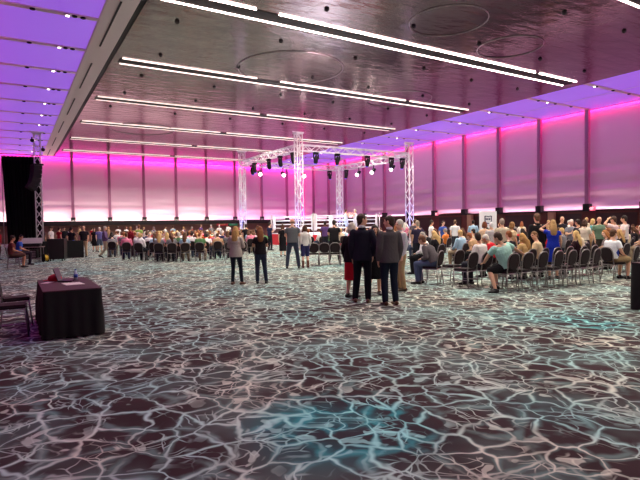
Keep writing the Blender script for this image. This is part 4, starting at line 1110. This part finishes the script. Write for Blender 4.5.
sit((12.5, 8.9, 0), RZC + .3, 1.74, 'sit_turn_left', False, 1.05, SK[0], (120, 82, 50), 'short', 'tee', (222, 196, 160), 'trousers', (60, 56, 60), 'brown-haired man in a cream T-shirt turned left beside the blonde woman')
sit((14.3, 8.88, 0), RZC, 1.68, 'sit', True, 1.05, SK[1], (222, 184, 122), 'long', 'tee', (46, 24, 32), 'trousers', (40, 36, 44), 'woman with long straight pale blonde hair and a black top, second row')
sit((16.1, 8.95, 0), RZC, 1.68, 'sit_turn_left', True, 1.05, SK[1], (166, 108, 60), 'long', 'tee', (118, 104, 104), 'trousers', (40, 36, 44), 'woman with long auburn hair in grey just right of the white and blue T-shirt')
sit((16.7, 8.9, 0), RZC, 1.68, 'sit', True, 1.1, SK[1], (206, 160, 104), 'long', 'tee', (30, 22, 28), 'trousers', (40, 36, 44), 'woman with wavy blonde hair and a black top near the right photo edge')

# chairs before the ring
for i in range(5):
    q = spot_at(313 + i * 10.6, 20.6)
    chair(q.x, q.y, head_to(-4), 'empty dark banquet chair before the ring, %s from the left in its row' % ['first', 'second', 'third', 'fourth', 'fifth'][i], 'chairs before the ring', True)
# two empty chairs by the near table
for i, (x, y) in enumerate(((-0.05, 9.15), (0.0, 10.1))):
    chair(x, y, -PI / 2 + (.12 if i else -.05), ['burgundy banquet chair at the black clothed table, nearer the camera', 'burgundy banquet chair at the black clothed table, farther from the camera'][i], 'chairs at the black clothed table', True)
# seated pair by the drape
for i, (x, y, a) in enumerate(((0.02, 24.9, 55), (0.3, 26.6, 60))):
    chair(x, y, head_to(a), ['dark chair under the seated person in the red-lit corner', 'dark chair under the person in blue by the equipment table'][i], 'chairs at the left wall', False)
sit((0.02, 24.9, 0), head_to(55), 1.74, 'sit', False, 1.1, SK[2], (60, 40, 34), 'short', 'tee', (112, 56, 54), 'shorts', (90, 60, 56), 'bare-legged person seated at the left photo edge in red light')
sit((0.3, 26.6, 0), head_to(60), 1.76, 'sit_turn', False, 1.0, SK[2], (40, 30, 30), 'short', 'tee', (60, 96, 190), 'trousers', (50, 40, 50), 'person in a blue shirt seated behind the bare-legged person')
mid(-2, 0, 60, 1.72, 'stand', False, 1.1, SK[2], (60, 40, 36), 'short', 'tee', (170, 30, 44), 'trousers', (70, 40, 50), 'person in a red shirt cut off by the left photo edge', d=27)

# ================================================================== THE CROWD
def far_proto(pose, fem, hst, top, bot, tweak=None):
    p = P(pose)
    if tweak: tweak(p)
    bm = bmesh.new()
    def add(me, idx):
        k = len(bm.faces); bm.from_mesh(me); bpy.data.meshes.remove(me); bm.faces.ensure_lookup_table()
        for f in bm.faces[k:]: f.material_index = idx; f.smooth = True
    add(body_mesh(p, fem, 1.05, .018, False), 0); add(hair_mesh(p, hst, .014), 1); add(top_mesh(p, top, fem, 1.05, .018), 2); add(bottom_mesh(p, bot, fem, 1.05, .018), 3)
    for i in (0, 1): add(shoe_mesh(p, i, .016), 4)
    me = bpy.data.meshes.new('person'); bm.to_mesh(me); bm.free()
    for k in range(5): me.materials.append(None)
    return me
PR = {'sit': [(far_proto('sit', False, 'short', 'tee', 'trousers'), 'short'), (far_proto('sit', False, 'short', 'shirt', 'trousers'), 'short'), (far_proto('sit_lean', False, 'short', 'tee', 'jeans'), 'short'), (far_proto('sit', True, 'long', 'tee', 'trousers'), 'long'),
              (far_proto('sit_turn', True, 'long', 'tee', 'trousers'), 'long'), (far_proto('sit_turn_left', True, 'bob', 'shirt', 'trousers'), 'bobbed'), (far_proto('sit', False, 'bald', 'tee', 'shorts'), 'thinning'), (far_proto('sit_turn', False, 'short', 'tee', 'trousers'), 'short')],
      'stand': [(far_proto('stand', False, 'short', 'tee', 'trousers'), 'short'), (far_proto('crossed', False, 'short', 'shirt', 'trousers'), 'short'), (far_proto('phone', True, 'long', 'tee', 'jeans'), 'long')]}
TOPS = [('white', (236, 230, 232)), ('cream', (226, 206, 180)), ('black', (30, 26, 32)), ('red', (196, 32, 48)), ('grey', (128, 124, 130)), ('pink', (226, 130, 158)), ('navy', (44, 46, 84)), ('pale blue', (160, 190, 214)),
        ('orange', (222, 130, 60)), ('purple', (96, 66, 120)), ('tan', (176, 138, 104)), ('green', (96, 140, 92))]
TW = [24, 12, 14, 8, 8, 6, 6, 6, 3, 4, 8, 3]
HAIR = [('blond', (214, 176, 118)), ('brown', (96, 62, 42)), ('dark', (46, 34, 32)), ('white', (218, 208, 200)), ('auburn', (146, 84, 48)), ('grey', (150, 140, 136))]
HW = [20, 26, 18, 12, 10, 8]
BOTS = [(38, 36, 46), (58, 64, 88), (150, 130, 108), (30, 28, 32)]
rc = random.Random(11); n_crowd = 0
TAKEN = [(o.location.x, o.location.y) for o in scene.objects if o.parent is None and (o.get('category') in ('person', 'chair', 'truss tower', 'case', 'table', 'desk', 'banner'))]
LB_USED = set()
def free(x, y, r):
    if RX0 - .9 < x < RX1 + .9 and RY0 - .9 < y < RY1 + .9: return False
    return all((x - a) ** 2 + (y - b) ** 2 > r * r for a, b in TAKEN)
def crowd(x, y, rz, kind, where, group, chairs=None, z=0.0):
    global n_crowd
    if not free(x, y, .52 if kind == 'sit' else .45): return False
    TAKEN.append((x, y))
    for _try in range(40):
        pick = rc.choices(PR[kind], [5, 3, 3, 4, 3, 2, 1, 3] if kind == 'sit' else [3, 2, 2])[0], rc.choices(TOPS, TW)[0], rc.choices(HAIR, HW)[0]
        lb = '%s spectator, %s %s hair, %s top, %s' % ('seated' if kind == 'sit' else 'standing', pick[0][1], pick[2][0], pick[1][0], where)
        lc = 'dark chair under %s-haired spectator in %s top, %s' % (pick[2][0], pick[1][0], where)
        if lb not in LB_USED and lc not in LB_USED: break
    LB_USED.add(lb); LB_USED.add(lc)
    (me, hl), (tn, tcol), (hn, hcol) = pick
    o = bpy.data.objects.new('person', me); COL.objects.link(o)
    s = rc.uniform(.92, 1.03) if hl == 'short' else rc.uniform(.88, .97)
    if kind == 'sit': s = .97
    o.location = (x, y, z); o.rotation_euler = (0, 0, rz + rc.uniform(-.25, .25)); o.scale = (s, s, s)
    if kind == 'sit': o.location.z = .48 * (1 - s)
    for sl, m in zip(o.material_slots, (skin(rc.choices(SK, [4, 4, 2, 1])[0]), hairm(hcol), cloth(tcol), cloth(rc.choice(BOTS)), M_DARK)):
        sl.link = 'OBJECT'; sl.material = m
    tag(o, lb, 'person', group)
    if kind == 'sit' and chairs:
        chair(x, y, rz, lc, chairs)
    n_crowd += 1
    return True

def px_of(x, y, z=1.0):
    v = CX * x + CY * y + CZ * (z - EYE)
    return 320 + FL * v.x / v.z, 240 + FL * v.y / v.z, v.z
rown = ['front', 'second', 'third', 'fourth', 'fifth', 'sixth', 'seventh', 'eighth', 'ninth', 'tenth', 'eleventh', 'twelfth', 'thirteenth', 'fourteenth', 'fifteenth', 'sixteenth', 'seventeenth', 'eighteenth']
def pxword(px): return ['left end', 'left half', 'middle', 'right half', 'right end'][max(0, min(4, int(px)))]
# left block
fl_ = math.radians(22); u = V((math.cos(fl_), -math.sin(fl_), 0)); f = V((math.sin(fl_), math.cos(fl_), 0)); o0 = V((6.35, 23.6, 0))
left_n = 0
for row in range(0, 18):
    cand = []
    for c in range(-16, 16):
        q = o0 + u * (c * 0.62 + (row % 2) * .2) + f * (row * 1.25)
        px, py, d = px_of(q.x, q.y)
        lim = 158 if row < 1 else 140 if row < 2 else 122 if row < 3 else 112
        if lim < px < (232 if row < 4 else 266) and q.y < 60 and not (q.x > 14.8 and q.y > 29) and d > 22.5: cand.append((c, q, px))
    keep = 0.9 if row < 3 else 0.68 if row < 7 else 0.5
    for c, q, px in cand:
        if row == 0 and px > 205: continue
        if rc.random() > keep or left_n >= 124: continue
        q = q + u * rc.uniform(-.06, .06) + f * rc.uniform(-.16, .16)
        left_n += bool(crowd(q.x, q.y, -fl_ + rc.uniform(-.2, .2), 'sit', '%s row of left crowd, %s' % (rown[row], pxword((px - 112) / 31)), 'spectators seated in the left crowd', 'chairs of the left crowd' if row < 7 else None))
# empty chairs along its near edge
for c, lab in ((4, 'right of the seated front row'), (5, 'at the right end of the front row')):
    q = o0 + u * (c * .62 + .1) - f * .1
    chair(q.x, q.y, -fl_, 'empty dark banquet chair of the left crowd, ' + lab, 'chairs of the left crowd', True)
# right block
right_n = 0
for row in range(2, 20):
    y = 8.0 + row * 1.0
    x0 = 10.9 if row == 2 else 9.9 + max(0, y - 10.5) * .86
    c = 0
    while True:
        x = x0 + c * .60; c += 1
        px, py, d = px_of(x, y)
        if px > 648 or x > 35.5: break
        keep = .42 if row < 6 else .34 if row < 11 else .2
        if right_n >= 80 or rc.random() > keep: continue
        if 425 < px < 432 and row < 4: continue
        right_n += bool(crowd(x, y, RZC + .1, 'sit', '%s row of right crowd, %s' % (rown[row], pxword((px - 400) / 48)), 'spectators seated in the right crowd', 'chairs of the right crowd' if row < 13 else None))
# named seated figures of the right block front
# ringside
for i in range(20):
    side = i % 2
    x = 15.2 + rc.random() * 9 if side else 17.8 + i * .26; y = 28.0 - rc.random() * 1.5 if side else 31.2 - rc.random() * .3
    if not side: y = 29.2
    else: y = 26.9; x = 15.6 + (i // 2) * .78
    if not side: x = 18.0 + (i // 2) * .72
    px = px_of(x, y)[0]
    crowd(x, y, RZC - .1, 'sit', '%s ringside row, place %s' % ('nearer' if side else 'inner', ['one', 'two', 'three', 'four', 'five', 'six', 'seven', 'eight', 'nine', 'ten', 'eleven', 'twelve', 'thirteen'][i // 2]), 'ringside spectators', 'ringside chairs')
# people standing far back
for i in range(22):
    px = 62 + i * 9.3 + rc.uniform(-2, 2); d = rc.uniform(46, 54)
    if px > 262: break
    q = spot_at(px, d)
    crowd(q.x, q.y, rc.uniform(-PI, PI), 'stand', 'by far back wall, its %s' % pxword((px - 60) / 40), 'people standing by the far back wall')
for i in range(9):
    px = 430 + i * 23 + rc.uniform(-5, 5); d = rc.uniform(25, 31)
    q = spot_at(px, d)
    if q.x > 36: continue
    crowd(q.x, q.y, rc.uniform(-PI, PI), 'stand', 'by wooden right wall, its %s' % pxword((px - 400) / 48), 'people standing by the right wall')
for i, (px, d, lab) in enumerate(((252, 30, 'in the gap left of the ring'), (246, 32, 'just left of the gap beside the ring'), (258, 34, 'nearest the left corner of the ring'), (405, 30, 'beside the foot of the right truss tower'), (396, 27, 'behind the grey jacket'), (325, 29.3, 'before the front ropes'))):
    q = spot_at(px, d); crowd(q.x, q.y, head_to(rc.uniform(-40, 40)), 'stand', lab, 'people standing near the ring')

# ================================================================== CAMERA, WORLD, VIEW
cam = bpy.data.cameras.new('camera'); co = bpy.data.objects.new('camera', cam); COL.objects.link(co)
cam.sensor_fit = 'HORIZONTAL'; cam.sensor_width = 36.0; cam.lens = FL / 640 * 36.0; cam.clip_end = 300; cam.clip_start = 0.05
# camera axes in room coordinates
right = V((CX.x, CY.x, CZ.x)); down = V((CX.y, CY.y, CZ.y)); fwd = V((CX.z, CY.z, CZ.z))
M3 = Matrix((right, -down, -fwd)).transposed()
co.matrix_world = Matrix.Translation((0, 0, EYE)) @ M3.to_4x4()
scene.camera = co
w = bpy.data.worlds.new('world'); scene.world = w; w.use_nodes = True
w.node_tree.nodes['Background'].inputs[0].default_value = (0.02, 0.015, 0.02, 1); w.node_tree.nodes['Background'].inputs[1].default_value = 1.0
scene.view_settings.view_transform = 'Standard'; scene.view_settings.look = 'None'; scene.view_settings.gamma = 1.0
scene.view_settings.exposure = 0.0; scene.view_settings.use_curve_mapping = False
for o in scene.objects:
    l = o.get('label')
    if l and not 4 <= len(l.split()) <= 16: print('LABELLEN', len(l.split()), l)
print('CROWD', n_crowd, left_n, right_n, sum(1 for o in scene.objects if o.get('category') == 'person'), sum(1 for o in scene.objects if o.get('category') == 'chair'))
